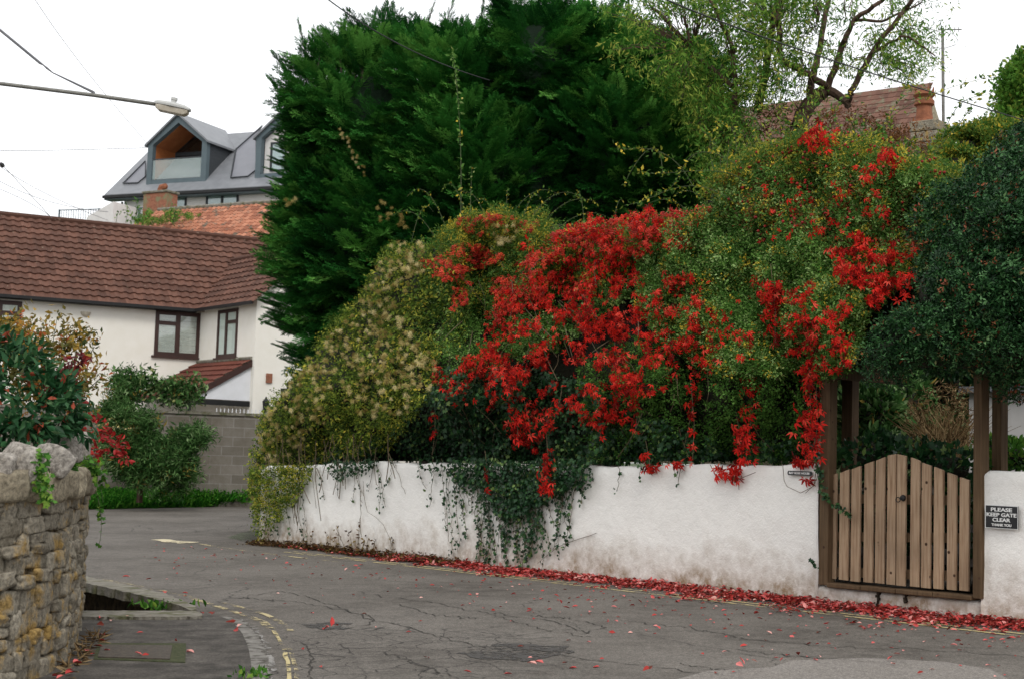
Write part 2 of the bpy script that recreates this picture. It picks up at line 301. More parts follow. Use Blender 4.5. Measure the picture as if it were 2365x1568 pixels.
# ------------------------------------------------------------------ object helpers
def tag(o, label=None, cat=None, group=None, kind=None):
    if label: o['label'] = label
    if cat: o['category'] = cat
    if group: o['group'] = group
    if kind: o['kind'] = kind
    return o
def thing(name, label, cat, loc=(0, 0, 0), group=None):
    o = bpy.data.objects.new(name, None); C.objects.link(o); o.location = Vector(loc); o.empty_display_size = .2
    return tag(o, label, cat, group)
def link(name, me, mat, parent=None):
    o = bpy.data.objects.new(name, me); C.objects.link(o)
    if mat: me.materials.append(mat)
    if parent:
        o.parent = parent
        q = parent; off = Vector((0, 0, 0))
        while q: off += q.location; q = q.parent
        o.location = -off
    return o
class MB:
    """collects boxes, tubes and polygons into one mesh"""
    def __init__(s): s.v = []; s.f = []; s.r = []
    def add(s, vs, fs, r=0.0):
        n = len(s.v); s.v += [tuple(map(float, q)) for q in vs]; s.f += [tuple(n + i for i in q) for q in fs]; s.r += [r] * len(fs)
    def hexa(s, b, t, r=0.0):
        s.add(list(b) + list(t), [(3, 2, 1, 0), (4, 5, 6, 7), (0, 1, 5, 4), (1, 2, 6, 5), (2, 3, 7, 6), (3, 0, 4, 7)], r)
    def tube(s, pts, rad, n=6, r=0.0):
        pts = [np.asarray(p, float) for p in pts]; k = len(pts)
        if np.isscalar(rad): rad = [rad] * k
        ref = np.array([.13, .21, 1.0]); vs = []
        for i, p in enumerate(pts):
            d = pts[min(i + 1, k - 1)] - pts[max(i - 1, 0)]; d = d / (np.linalg.norm(d) + 1e-9)
            if abs(d @ ref) > .97 * np.linalg.norm(ref): ref = np.array([1.0, .2, .1])
            a = np.cross(d, ref); a /= np.linalg.norm(a); b_ = np.cross(d, a)
            for j in range(n):
                th = 2 * math.pi * j / n; vs.append(p + rad[i] * (math.cos(th) * a + math.sin(th) * b_))
        fs = [(i * n + j, i * n + (j + 1) % n, (i + 1) * n + (j + 1) % n, (i + 1) * n + j) for i in range(k - 1) for j in range(n)]
        fs += [tuple(range(n))[::-1], tuple((k - 1) * n + j for j in range(n))]
        s.add(vs, fs, r)
    def build(s, name, mat, parent=None, smooth=False, bevel=0):
        me = bpy.data.meshes.new(name); me.from_pydata(s.v, [], s.f); me.update()
        a = me.attributes.new('rnd', 'FLOAT', 'FACE'); a.data.foreach_set('value', np.array(s.r, np.float32))
        if smooth: me.polygons.foreach_set('use_smooth', [True] * len(me.polygons))
        o = link(name, me, mat, parent)
        if bevel:
            md = o.modifiers.new('b', 'BEVEL'); md.width = bevel; md.segments = 2; md.limit_method = 'ANGLE'
        return o
class Frame:
    """upright local frame: s along, o back (away from viewer), z up"""
    def __init__(f, p0, a):
        f.p = np.array([p0[0], p0[1], 0.0]); a = np.array([a[0], a[1], 0.0]); f.a = a / np.linalg.norm(a)
        n = np.array([-f.a[1], f.a[0], 0.0]); f.n = n if n[1] > 0 else -n
    def w(f, s, o, z): return f.p + f.a * s + f.n * o + np.array([0, 0, z])
    def loc(f, px, py, o=0):
        h = hit(px, py, f.p + f.n * o, f.n); return float((h - f.p) @ f.a), float(h[2])
    def box(f, mb, s0, s1, o0, o1, z0, z1, r=0.0):
        q = [(s0, o0), (s1, o0), (s1, o1), (s0, o1)]
        z0 = z0 if hasattr(z0, '__len__') else (z0,) * 4; z1 = z1 if hasattr(z1, '__len__') else (z1,) * 4
        mb.hexa([f.w(a, b, z) for (a, b), z in zip(q, z0)], [f.w(a, b, z) for (a, b), z in zip(q, z1)], r)
    def prism(f, mb, poly, o0, o1, r=0.0):
        k = len(poly); vs = [f.w(s, o0, z) for s, z in poly] + [f.w(s, o1, z) for s, z in poly]
        mb.add(vs, [tuple(range(k)), tuple(range(2 * k - 1, k - 1, -1))] + [(i, (i + 1) % k, k + (i + 1) % k, k + i) for i in range(k)], r)
    def ang(f): return math.atan2(f.a[1], f.a[0])

# numpy scatter of leaf templates into one mesh
def unit(v): return v / (np.linalg.norm(v, axis=-1, keepdims=True) + 1e-9)
def basis(d, n):
    d = unit(d); x = unit(np.cross(d, n)); z = np.cross(x, d)
    return np.stack([x, d, z], axis=-1)      # columns
def leaf_t(wd=.5, fold=.12):
    v = [(0, 0, 0), (wd * .5, .38, fold), (wd * .36, .7, fold * .8), (0, 1, -.05), (-wd * .36, .7, fold * .8), (-wd * .5, .38, fold)]
    return np.array(v, float), np.array([(0, 1, 2), (0, 2, 3), (0, 3, 4), (0, 4, 5)])
def leaf2_t(wd=.5, fold=.1):
    return np.array([(0, 0, 0), (wd * .5, .45, fold), (0, 1, 0), (-wd * .5, .45, fold)], float), np.array([(0, 1, 2), (0, 2, 3)])
def palmate_t():
    V = []; Fc = []
    for k, a in enumerate((-98, -50, 0, 50, 98)):
        l = (.62, .88, 1, .88, .62)[k]; v, f = leaf_t(.34, .1); a = R(a); v = v + [0, .1, 0]; c, s_ = math.cos(a), math.sin(a)
        v = v * [l, l, l]; v = np.stack([v[:, 0] * c + v[:, 1] * s_, -v[:, 0] * s_ + v[:, 1] * c, v[:, 2] - .38 * (v[:, 1]) ** 2 + .05 * math.sin(k * 4.1)], 1)
        Fc.append(f + 6 * k); V.append(v)
    return np.concatenate(V), np.concatenate(Fc)
def ivy_t():
    v = [(0, .3, .05), (0, 0, 0), (.45, -.08, 0), (.36, .3, .03), (.6, .5, -.03), (.24, .6, .03), (0, 1, -.03), (-.24, .6, .03), (-.6, .5, -.03), (-.36, .3, .03), (-.45, -.08, 0)]
    return np.array(v, float), np.array([(0, i, i + 1 if i < 10 else 1) for i in range(1, 11)])
def fluff_t(n=85, seed=3):
    g = np.random.default_rng(seed); d = unit(g.normal(size=(n, 3))); V = []; Fc = []
    for k in range(n):
        s_ = unit(np.cross(d[k], g.normal(size=3))) * .035; l = g.uniform(.75, 1.05); V += [d[k] * .12 - s_, d[k] * .12 + s_, d[k] * l + g.normal(size=3) * .1]; Fc.append((3 * k, 3 * k + 1, 3 * k + 2))
    return np.array(V), np.array(Fc)
def cluster_t(n, size, g_seed, wd=.5, spread=1.0):
    """a twig-end cluster of n small leaves"""
    g = np.random.default_rng(g_seed); V = []; Fc = []
    lv, lf = leaf2_t(wd)
    pos = np.stack([g.normal(0, .3, n) * spread, g.uniform(0, 1, n), g.normal(0, .3, n) * spread], 1)
    d = unit(np.stack([g.normal(0, 1, n), g.uniform(.0, 1.3, n), g.normal(0, 1, n)], 1)); Rm = basis(d, g.normal(size=(n, 3)))
    for k in range(n): V.append(pos[k] + size * (Rm[k] @ lv.T).T * g.uniform(.7, 1.2)); Fc.append(lf + 4 * k)
    return np.concatenate(V), np.concatenate(Fc)
def spray_t(seed):
    """feathery cypress spray, length 1 along +y, flattish"""
    g = np.random.default_rng(seed); V = []; Fc = []
    def dia(p, d, l, w_):
        d = d / np.linalg.norm(d); x = np.cross(d, [0, 0, 1.0]) + g.normal(0, .25, 3); x = x / np.linalg.norm(x) * w_; n = len(V)
        V.extend([p, p + d * l * .45 + x, p + d * l, p + d * l * .45 - x]); Fc.append((n, n + 1, n + 2, n + 3))
    dia(np.array([0, -.1, 0.]), np.array([0, 1, .0]), 1.12, .012)
    n = 15
    for k in range(n):
        y = .04 + .92 * k / n; L = .34 * (1 - y) ** .7 * (.35 + 1.6 * min(y, .4)) + .06
        for sd in (-1, 1):
            d = np.array([sd * .75, .8, g.normal(0, .22)]); d /= np.linalg.norm(d); p = np.array([0, y, 0])
            dia(p, d, L, .011)
            for q in (.3, .5, .68, .86):
                if L < .12 and q < .6: continue
                for s2 in (-1, 1):
                    d2 = d + .75 * s2 * np.array([d[1], -d[0], 0]) + np.array([0, 0, g.normal(0, .3)])
                    dia(p + d * L * q, d2, L * .42 * (1.1 - q * .5) + .025, .011)
    return np.array(V), np.array(Fc)
def rawmesh(name, V, Fc, rnd, mat, parent):
    me = bpy.data.meshes.new(name); nf, k = Fc.shape
    me.vertices.add(len(V)); me.vertices.foreach_set('co', V.astype(np.float32).ravel())
    me.loops.add(nf * k); me.loops.foreach_set('vertex_index', Fc.astype(np.int32).ravel())
    me.polygons.add(nf); me.polygons.foreach_set('loop_start', (np.arange(nf) * k).astype(np.int32))
    me.update(calc_edges=True)
    a = me.attributes.new('rnd', 'FLOAT', 'POINT'); a.data.foreach_set('value', rnd.astype(np.float32))
    return link(name, me, mat, parent)
def scatter(name, tm, pos, Rm, size, mat, parent, rnd=None):
    V0, F0 = tm; N = len(pos); nv = len(V0)
    size = np.broadcast_to(np.asarray(size, float), (N,))
    V = np.einsum('nij,vj->nvi', Rm, V0) * size[:, None, None] + pos[:, None, :]
    Fc = (F0[None] + (np.arange(N) * nv)[:, None, None]).reshape(-1, F0.shape[1])
    if rnd is None: rnd = rng.random(N)
    return V.reshape(-1, 3), Fc, np.repeat(np.clip(rnd, 0, 1), nv)
def foliage(name, parts, mat, parent=None):
    """parts: list of scatter() results merged to ONE mesh"""
    Vs, Fs, Rs = [], [], []; n = 0
    for V, Fc, r in parts: Vs.append(V); Fs.append(Fc + n); Rs.append(r); n += len(V)
    return rawmesh(name, np.concatenate(Vs), np.concatenate(Fs), np.concatenate(Rs), mat, parent)
def inpoly(x, y, poly):
    poly = np.asarray(poly, float); res = np.zeros(np.shape(x), bool); j = len(poly) - 1
    for i in range(len(poly)):
        xi, yi = poly[i]; xj, yj = poly[j]
        c = ((yi > y) != (yj > y)) & (x < (xj - xi) * (y - yi) / (yj - yi + 1e-12) + xi); res ^= c; j = i
    return res
def samp(poly, n, clump=0, cs=30., k=0, edge=0):
    """n picture points inside poly; clump 0..1 thins by noise; edge = ragged border in px"""
    poly = np.asarray(poly, float); lo = poly.min(0) - edge; hi = poly.max(0) + edge; X = []; tot = 0
    while tot < n:
        q = rng.random((n * 2, 2)) * (hi - lo) + lo
        e = (fbm(q[:, 0] / 22, q[:, 1] / 22, k + 5) - .5) * 2 * edge; e2 = (fbm(q[:, 0] / 22, q[:, 1] / 22, k + 8) - .5) * 2 * edge
        m_ = inpoly(q[:, 0] + e, q[:, 1] + e2, poly)
        if clump: m_ &= rng.random(len(q)) < np.clip((fbm(q[:, 0] / cs, q[:, 1] / cs, k) - .5) * 6 * clump + (1 - clump) + .5 * clump, .02, 1)
        X.append(q[m_]); tot += len(X[-1])
        if len(X) > 60: break
    X = np.concatenate(X)[:n]; return X[:, 0], X[:, 1]
def rays(px, py): return fw[None] + ((px - 1182.5) / F)[:, None] * rt[None] + ((784 - py) / F)[:, None] * up[None]
def PY(px, py, Y):
    d = rays(px, py); return CAM + d * (Y / d[:, 1])[:, None]
def strand(pts, n): # resample polyline
    pts = np.asarray(pts, float); L = np.concatenate([[0], np.cumsum(np.linalg.norm(np.diff(pts, axis=0), axis=1))]); q = np.linspace(0, L[-1], n)
    return np.stack([np.interp(q, L, pts[:, i]) for i in range(pts.shape[1])], 1)

#=====================================================================================================
# SETTING
#=====================================================================================================
gA, gB = G(600, 1255), G(2330, 1442)
WF = Frame(gA, gB - gA)                         # white wall frame, s = 0 at its left end
WL = np.linalg.norm((gB - gA)[:2])
def wall_s(px, py=1200, o=0): return WF.loc(px, py, o)[0]
print('wall', gA, gB, WL)
pit_px = [(120, 1330), (217, 1347), (330, 1371), (420, 1397), (438, 1409), (120, 1409)]
pit = [G(*q) for q in pit_px]
outer = [(-60, -6), (60, -6), (60, 75), (-60, 75)]
outer = [np.array([x, y, gz(x)]) for x, y in outer]
allv = outer + pit
tri = tessellate_polygon([[Vector(v) for v in outer], [Vector(v) for v in pit]])
mb = MB(); mb.add(allv, [tuple(q) for q in tri])
road = mb.build('road', M['road']); tag(road, kind='structure')
me = road.data
import bmesh
bm = bmesh.new(); bm.from_mesh(me); bmesh.ops.recalc_face_normals(bm, faces=bm.faces)
if sum(f.normal.z for f in bm.faces) < 0: bmesh.ops.reverse_faces(bm, faces=bm.faces)
bm.to_mesh(me); bm.free()
mb = MB(); mb.add([(-1500, -200, -1.6), (1500, -200, -1.6), (1500, 2500, -1.6), (-1500, 2500, -1.6)], [(0, 1, 2, 3)])
tag(mb.build('terrain', M['terrain']), kind='structure')
# pit sides and floor
mb = MB(); k = len(pit)
low = [p - np.array([0, 0, .75]) for p in pit]
mb.add(pit + low, [(i, (i + 1) % k, k + (i + 1) % k, k + i) for i in range(k)] + [tuple(range(k, 2 * k))])
tag(mb.build('sunken_area', M['mortar']), kind='structure')

def gsheet(name, pxs, mat, dz, thick=0, parent=None, rough=0):
    if rough:
        q = strand(list(pxs) + [pxs[0]], 90)[:-1]; pxs = [(x + random.uniform(-rough, rough) * 1.5, y + random.uniform(-rough, rough) * .5) for x, y in q]
    pts = [G(x, y, dz) for x, y in pxs]; mb = MB(); k = len(pts)
    if thick:
        lo = [p - np.array([0, 0, thick]) for p in pts]
        mb.add(pts + lo, [tuple(range(k))] + [(i, k + i, k + (i + 1) % k, (i + 1) % k) for i in range(k)])
    else: mb.add(pts, [tuple(range(k))])
    return mb.build(name, mat, parent)
def gstrip(mb, pxs, w0, dz, n=24, jit=0):
    """ribbon of width w0 metres on the ground along picture points"""
    p = np.array([G(x, y, dz) for x, y in pxs]); p = strand(p, n)
    d = np.gradient(p, axis=0); d = unit(d); s_ = np.stack([-d[:, 1], d[:, 0], 0 * d[:, 0]], 1)
    wv = w0 * (1 + (rng.random(n) - .5) * jit)
    if jit: p = p + s_ * ((rng.random(n) - .5) * w0 * jit)[:, None]
    L = p + s_ * wv[:, None] / 2; Rr = p - s_ * wv[:, None] / 2
    for q in (L, Rr): q[:, 2] = .07 + .023 * q[:, 0] + dz
    mb.add(list(L) + list(Rr), [(i, i + 1, n + i + 1, n + i) for i in range(n - 1)])
pave_px = [(-60, 1421), (216, 1421), (468, 1420), (505, 1421), (535, 1432), (560, 1462), (575, 1500), (581, 1540), (578, 1600), (560, 1700), (-60, 1700)]
tag(gsheet('pavement', pave_px, M['pave'], .05, .09), kind='structure')
# kerb of worn grey stones following the bend
mb = MB(); kpx = [(505, 1423), (538, 1432), (562, 1456), (579, 1490), (587, 1530), (586, 1610)]
kp = strand([G(x, y, .045) for x, y in kpx], 15)
for i in range(14):   # long kerb stones laid flush, their road side broken and worn
    a, b_ = kp[i], kp[i + 1]; d = unit(b_ - a); s_ = np.array([-d[1], d[0], 0])
    if s_[0] < 0: s_ = -s_
    n = 9; inn = [a + (b_ - a) * t_ - s_ * .02 for t_ in np.linspace(.01, .99, n)]; outr = [a + (b_ - a) * t_ + s_ * (.085 + random.uniform(-.028, .028)) for t_ in np.linspace(.01, .99, n)]
    dzv = random.uniform(-.006, .004)
    top = [p + np.array([0, 0, dzv]) for p in inn + outr[::-1]]; k = len(top); mb.add(top + [p - np.array([0, 0, .08]) for p in top], [tuple(range(k))[::-1]] + [(q, (q + 1) % k, k + (q + 1) % k, k + q) for q in range(k)], random.random())
tag(mb.build('kerb', M['kerbstone']), kind='structure')
# stone rims of the sunken area
slab = gsheet('stone_slab', [(150, 1409), (440, 1409), (466, 1413), (470, 1420), (440, 1423), (150, 1423)], M['slab'], .075, .16, None, 1.6)
tag(slab, 'long flat stone slab along the near edge of the sunken pit', 'stone slab')
rim = gsheet('stone_rim', [(150, 1318), (222, 1334), (300, 1352), (380, 1368), (440, 1392), (458, 1404), (444, 1410), (425, 1400), (330, 1374), (217, 1350), (150, 1332)], M['slab'], .07, .09, None, 2.5)
tag(rim, 'curved worn stone rim along the far edge of the sunken pit', 'stone rim')

# road markings
mk = bpy.data.objects.new('road_markings', None); C.objects.link(mk); tag(mk, kind='structure')
mb = MB(); gstrip(mb, [(221, 1334), (312, 1351), (390, 1366), (429, 1375), (481, 1392), (553, 1415), (605, 1433), (631, 1453)], .075, .006, 30, .15)
gstrip(mb, [(517, 1391), (569, 1404), (618, 1419), (651, 1437), (673, 1455)], .055, .006, 20, .15)
gstrip(mb, [(664, 1487), (680, 1526), (686, 1568), (686, 1620)], .03, .006, 20, .3)
gstrip(mb, [(462, 1255), (529, 1266), (696, 1287), (778, 1296)], .075, .006, 20, .2)
mb.build('double_yellow_line', M['yellow'], mk)
mb = MB(); gstrip(mb, [(538, 1428), (575, 1450), (600, 1490), (612, 1530), (612, 1600)], .13, .005, 30, .3); mb.build('cement_haunch', M['cement'], mk)
mb = MB()
for off, wd in ((.52, .06), (.68, .06)):
    for s0, s1 in ((2.0, 4.2), (4.4, WL - .2), (WL - .4, WL + 4)):
        pts = [WF.w(s, -off - .0 * s, 0) for s in np.linspace(s0, s1, 14)]; n = len(pts)
        L = []; 
        for sgn in (1, -1):
            for p in pts:
                q = p + WF.n * sgn * wd / 2; q[2] = gz(q[0]) + .006; L.append(q)
        mb.add(L, [(i, i + 1, n + i + 1, n + i) for i in range(n - 1)])
gstrip(mb, [(631, 1453), (655, 1490), (664, 1530), (668, 1580)], .03, .007, 12, .4)
mb.build('worn_yellow_line', M['yellow_thin'], mk)
mb = MB(); gstrip(mb, [(355, 1245), (390, 1247), (438, 1253)], .34, .008, 8, .5); mb.build('give_way_mark', M['whiteline'], mk)
# cracks and patches belong to the road
mb = MB()
cr = [[(540, 1382), (640, 1365), (700, 1372), (860, 1430), (960, 1452), (1090, 1490), (1240, 1505)], [(545, 1378), (700, 1392), (850, 1418), (862, 1432), (840, 1445)],
      [(830, 1368), (1010, 1392), (1100, 1410), (1270, 1432), (1360, 1460)], [(1130, 1418), (1260, 1452), (1370, 1472)], [(1345, 1460), (1400, 1448), (1340, 1430), (1230, 1420)],
      [(1230, 1500), (1420, 1530), (1700, 1560)], [(1440, 1432), (1600, 1450), (1700, 1470), (1790, 1482)], [(1700, 1475), (1900, 1490), (2100, 1497), (2365, 1515)],
      [(1660, 1392), (1560, 1382), (1440, 1375)], [(1560, 1530), (1650, 1545), (1755, 1548)], [(700, 1480), (720, 1520), (716, 1568)], [(880, 1500), (960, 1530), (1050, 1560)],
      [(920, 1395), (1010, 1420), (1100, 1428)], [(1700, 1500), (1900, 1520), (2100, 1530)], [(600, 1210), (480, 1225), (380, 1230)]]
for c in cr:
    n = 8 * len(c); p = strand(c, n); p = p + np.stack([(rng.random(n) - .5) * 14, (rng.random(n) - .5) * 6], 1); gstrip(mb, p, .010, .004, n * 3, 1.5)
mb.build('cracks', M['crackfill'], road)
def blob(cx, cy, rx, ry, n=40, k=0, j=.35):
    th = np.linspace(0, 2 * math.pi, n, endpoint=False); r_ = 1 + (fbm(3 * np.cos(th) + 9, 3 * np.sin(th) + 9, k) - .5) * 2 * j
    return [(cx + rx * r_[i] * math.cos(th[i]), cy + ry * r_[i] * math.sin(th[i])) for i in range(n)]
gsheet('pothole', blob(1195, 1504, 125, 19, 40, 2), M['pothole'], .004, 0, road)
gsheet('pothole', blob(760, 1444, 60, 9, 30, 4, .5), M['pothole'], .004, 0, road)
gsheet('patch', [(1560, 1568), (1640, 1547), (1780, 1540), (1830, 1524), (2000, 1518), (2180, 1527), (2290, 1545), (2330, 1568), (2400, 1600), (1500, 1600)], M['patch'], .004, 0, road)
gsheet('moss', [(612, 1226), (590, 1222), (560, 1228), (525, 1240), (560, 1249), (604, 1250)], M['thinmoss'], .004, 0, road)
# inspection cover in the pavement
ic = thing('inspection_cover', 'rectangular rusty inspection cover set in the dark pavement', 'inspection cover', G(330, 1503, .05))
gsheet('frame', [(226, 1484), (430, 1484), (428, 1528), (216, 1520)], M['moss'], .056, .02, ic)
cv = gsheet('cover', [(234, 1487), (398, 1489), (392, 1520), (226, 1515)], M['iron'], .064, .02, ic)

#=====================================================================================================
# WHITE WALL, GATE, SIGNS
#=====================================================================================================
gw = thing('garden_wall', 'long white rendered garden wall running behind the red fallen leaves', 'wall', WF.w(0, 0, gz(gA[0])))
def foot(s): p = WF.w(s, 0, 0); return gz(p[0])
tp_px = [(590, 1078), (882, 1067), (1100, 1072), (1347, 1078), (1600, 1073), (1885, 1074)]
tps = [WF.loc(x, y) for x, y in tp_px]
def ztop_left(s): return float(np.interp(s, [a for a, _ in tps], [b_ for _, b_ in tps])) + .012 * math.sin(s * 4.1) + .01 * math.sin(s * 9.7)
sg0 = wall_s(1889, 1250); sg1 = wall_s(2266, 1250)
zg0 = WF.loc(1889, 1353)[1]; zg1 = WF.loc(2266, 1388)[1]
def ztop_gate(s): return zg0 + (zg1 - zg0) * (s - sg0) / (sg1 - sg0)
zr = WF.loc(2300, 1084)[1]
def ztop_right(s): return zr + .01 * math.sin(s * 5) - .05 * math.exp(-max(0, s - sg1) / .02)
def wallseg(s0, s1, ztop, thick, ds=.06, nz=18, k=0):
    ss = np.linspace(s0, s1, max(4, int((s1 - s0) / ds))); V = []; H = []; prof = []
    # profile: front face up, rounded top, back face down
    nf = nz
    for s in ss:
        zt = ztop(s); zb = foot(s) - .3; row = []
        for i in range(nf + 1): row.append((0.0, zb + (zt - .03 - zb) * i / nf))
        row += [(.012, zt - .01), (.035, zt), (thick - .04, zt), (thick, zt - .03), (thick, zb)]
        for o, z in row:
            d = (fbm(s * 1.1 + 3, z * 1.3, 7 + k) - .5) * .05 + (fbm(s * 5, z * 5, 9 + k) - .5) * .012
            V.append(WF.w(s, o + d, z)); H.append(z - foot(s))
    m_ = nf + 6; n = len(ss)
    Fc = [(i * m_ + j, (i + 1) * m_ + j, (i + 1) * m_ + j + 1, i * m_ + j + 1) for i in range(n - 1) for j in range(m_ - 1)]
    caps = [tuple(range(m_))[::-1], tuple((n - 1) * m_ + j for j in range(m_))]
    return V, Fc + caps, H
VV = []; FF = []; HH = []
for a in (wallseg(-.05, sg0, ztop_left, .28), wallseg(sg0 + .001, sg1 - .001, ztop_gate, .33, k=0), wallseg(sg1, WL + 3.5, ztop_right, .28)):
    n = len(VV); VV += a[0]; FF += [tuple(n + i for i in f) for f in a[1]]; HH += a[2]
me = bpy.data.meshes.new('wall_body'); me.from_pydata(VV, [], FF); me.update()
at = me.attributes.new('hgt', 'FLOAT', 'POINT'); at.data.foreach_set('value', np.array(HH, np.float32))
me.polygons.foreach_set('use_smooth', [True] * len(me.polygons))
link('wall_body', me, M['render'], gw)
# wall end return going back from the left corner
mb = MB(); WF.box(mb, -.05, .22, .25, 6, gz(gA[0]) - .2, ztop_left(0) - .1)
mb.build('wall_return', M['render'], gw)
# two cracks in the plinth under the gate
mb = MB()
for px, py0, py1 in ((2028, 1368, 1405), (2092, 1375, 1392)):
    s, _ = WF.loc(px, py0); z0 = WF.loc(px, py1)[1]; z1 = ztop_gate(s)
    [WF.box(mb, s - .012 + .02 * random.random(), s + .004 + .02 * random.random(), -.03, .03, z0 + (z1 - z0) * q / 6, z0 + (z1 - z0) * (q + 1) / 6 - .001) for q in range(6)]
mb.build('crack', M['soil'], gw)

C6 = lambda x, y: (1738 + .4338 * x, 793 + .4338 * y)
gx, gy = C6(775, 950)
gate = thing('garden_gate', 'closed arched timber picket gate with a black ring latch', 'gate', WF.w(wall_s(2076, 1200, .03), .03, zg0))
pl = [402, 465, 528, 595, 657, 720, 772, 843, 902, 968, 1040, 1105]; pw = [46, 48, 48, 48, 48, 48, 46, 48, 48, 50, 48, 50]
tl = [705, 688, 668, 642, 622, 595, 588, 605, 633, 655, 685, 710]; tr_ = [690, 668, 650, 625, 602, 587, 597, 623, 650, 675, 703, 727]
bt = [1255, 1262, 1270, 1275, 1280, 1287, 1293, 1298, 1305, 1310, 1315, 1320]
for k in range(12):
    x0, _ = C6(pl[k] - 3, 900); x1, _ = C6(pl[k] + pw[k] - 3, 900)
    s0 = wall_s(x0, 1180, .03); s1 = wall_s(x1, 1180, .03)
    if k == 5: s1 -= .006
    za = WF.loc(*C6(pl[k], tl[k]), .03)[1]; zb = WF.loc(*C6(pl[k] + pw[k], tr_[k]), .03)[1]; z0 = WF.loc(*C6(pl[k], bt[k]), .03)[1] + .01
    dz = random.uniform(-.004, .004); mb = MB()
    WF.box(mb, s0, s1, .03 + dz, .055 + dz, z0, (za, zb, zb, za)); mb.build('picket', M['picket'], gate, bevel=.003)
for py_a, py_b in ((1150, 1155), (1320, 1330), (1238, 1242)):
    a = WF.loc(1915, py_a, .06); b_ = WF.loc(2236, py_b, .06); mb = MB()
    WF.box(mb, a[0], b_[0], .0605, .10, (a[1] - .045, b_[1] - .045, b_[1] - .045, a[1] - .045), (a[1] + .045, b_[1] + .045, b_[1] + .045, a[1] + .045)); mb.build('rail', M['post'], gate)
hc = WF.loc(2083, 1149, .0); mb = MB()
th = np.linspace(0, 2 * math.pi, 17)
mb.add([WF.w(hc[0] + .032 * math.cos(a), .018, hc[1] + .032 * math.sin(a)) for a in th[:-1]] + [WF.w(hc[0] + .024 * math.cos(a), .0, hc[1] + .024 * math.sin(a)) for a in th[:-1]] + [WF.w(hc[0], -.004, hc[1])],
       [(i, (i + 1) % 16, 16 + (i + 1) % 16, 16 + i) for i in range(16)] + [(16 + i, 16 + (i + 1) % 16, 32) for i in range(16)])
latch = mb.build('latch', M['iron_black'], gate)
mb = MB(); mb.tube([WF.w(hc[0] - .035 + .034 * math.cos(a), -.012 - .012 * math.cos(a), hc[1] - .018 + .022 * math.sin(a)) for a in th], .0045, 6); mb.build('ring', M['iron_black'], latch)

# timber porch over the gate: four posts, sill and top beams
pg = thing('gate_pergola', 'dark timber arbour of four posts standing over the picket gate', 'pergola', WF.w(wall_s(2076), .1, zg0))
ztp = WF.loc(1900, 835)[1]
def post(px0, px1, py, o0, dep, ytop=835, zb=None):
    s0 = wall_s(px0, py, o0); s1 = wall_s(px1, py, o0); mb = MB(); z0 = zb if zb is not None else WF.loc((px0 + px1) / 2, py, o0)[1]
    WF.box(mb, s0, s1, o0, o0 + dep, z0, ztp); return mb.build('post', M['post'], pg, bevel=.006), s0, s1
_, a0, a1 = post(1890, 1911, 1350, -.04, .12); _, b0, b1 = post(2246, 2266, 1382, -.04, .12)
post(1942, 1966, 1090, 1.0, .12, zb=zg0); post(2290, 2312, 1090, 1.0, .12, zb=zg0)
for s in (a0, b0):
    mb = MB(); WF.box(mb, s - .045, s - .002, .1, 1.3, ztp - .16, ztp + .03); mb.build('beam', M['post'], pg)
for o in np.linspace(.15, 1.25, 4):
    mb = MB(); WF.box(mb, a0 - .02, b1 + .5, o, o + .05, ztp + .034, ztp + .14); mb.build('rafter', M['post'], pg)
mb = MB()
xs = np.linspace(a1 + .0, b0, 5); 
for k in range(4): WF.box(mb, xs[k], xs[k + 1] - .006, -.06, .16, (ztop_gate(xs[k]) + .002,) * 1 + (ztop_gate(xs[k + 1]) + .002,) * 2 + (ztop_gate(xs[k]) + .002,), (ztop_gate(xs[k]) + .05, ztop_gate(xs[k + 1]) + .045, ztop_gate(xs[k + 1]) + .045, ztop_gate(xs[k]) + .05))
mb.build('sill', M['post'], pg, bevel=.01)

def text_mesh(name, body, F_, s, z, o, parent, mat, wd, ht, off=.01):
    """lettering fitted to width wd and height ht, centred at s,z"""
    cu = bpy.data.curves.new('t', 'FONT'); cu.body = body; cu.size = 1; cu.offset = off; cu.extrude = .01
    to = bpy.data.objects.new('t', cu); C.objects.link(to); dg = bpy.context.evaluated_depsgraph_get()
    me = bpy.data.meshes.new_from_object(to.evaluated_get(dg)); bpy.data.objects.remove(to)
    co = np.empty(len(me.vertices) * 3); me.vertices.foreach_get('co', co); co = co.reshape(-1, 3)
    lo, hi = co.min(0), co.max(0); X = (co[:, 0:1] - (lo[0] + hi[0]) / 2) / (hi[0] - lo[0]) * wd; Y = (co[:, 1:2] - (lo[1] + hi[1]) / 2) / (hi[1] - lo[1]) * ht
    Wd = F_.p[None] + F_.a[None] * (s + X) + F_.n[None] * (o - .0015 * np.sign(co[:, 2:3])) + np.array([[0, 0, 1.0]]) * (z + Y)
    me.vertices.foreach_set('co', Wd.ravel()); me.update(); me.name = name; me.materials.clear()
    return link(name, me, mat, parent)
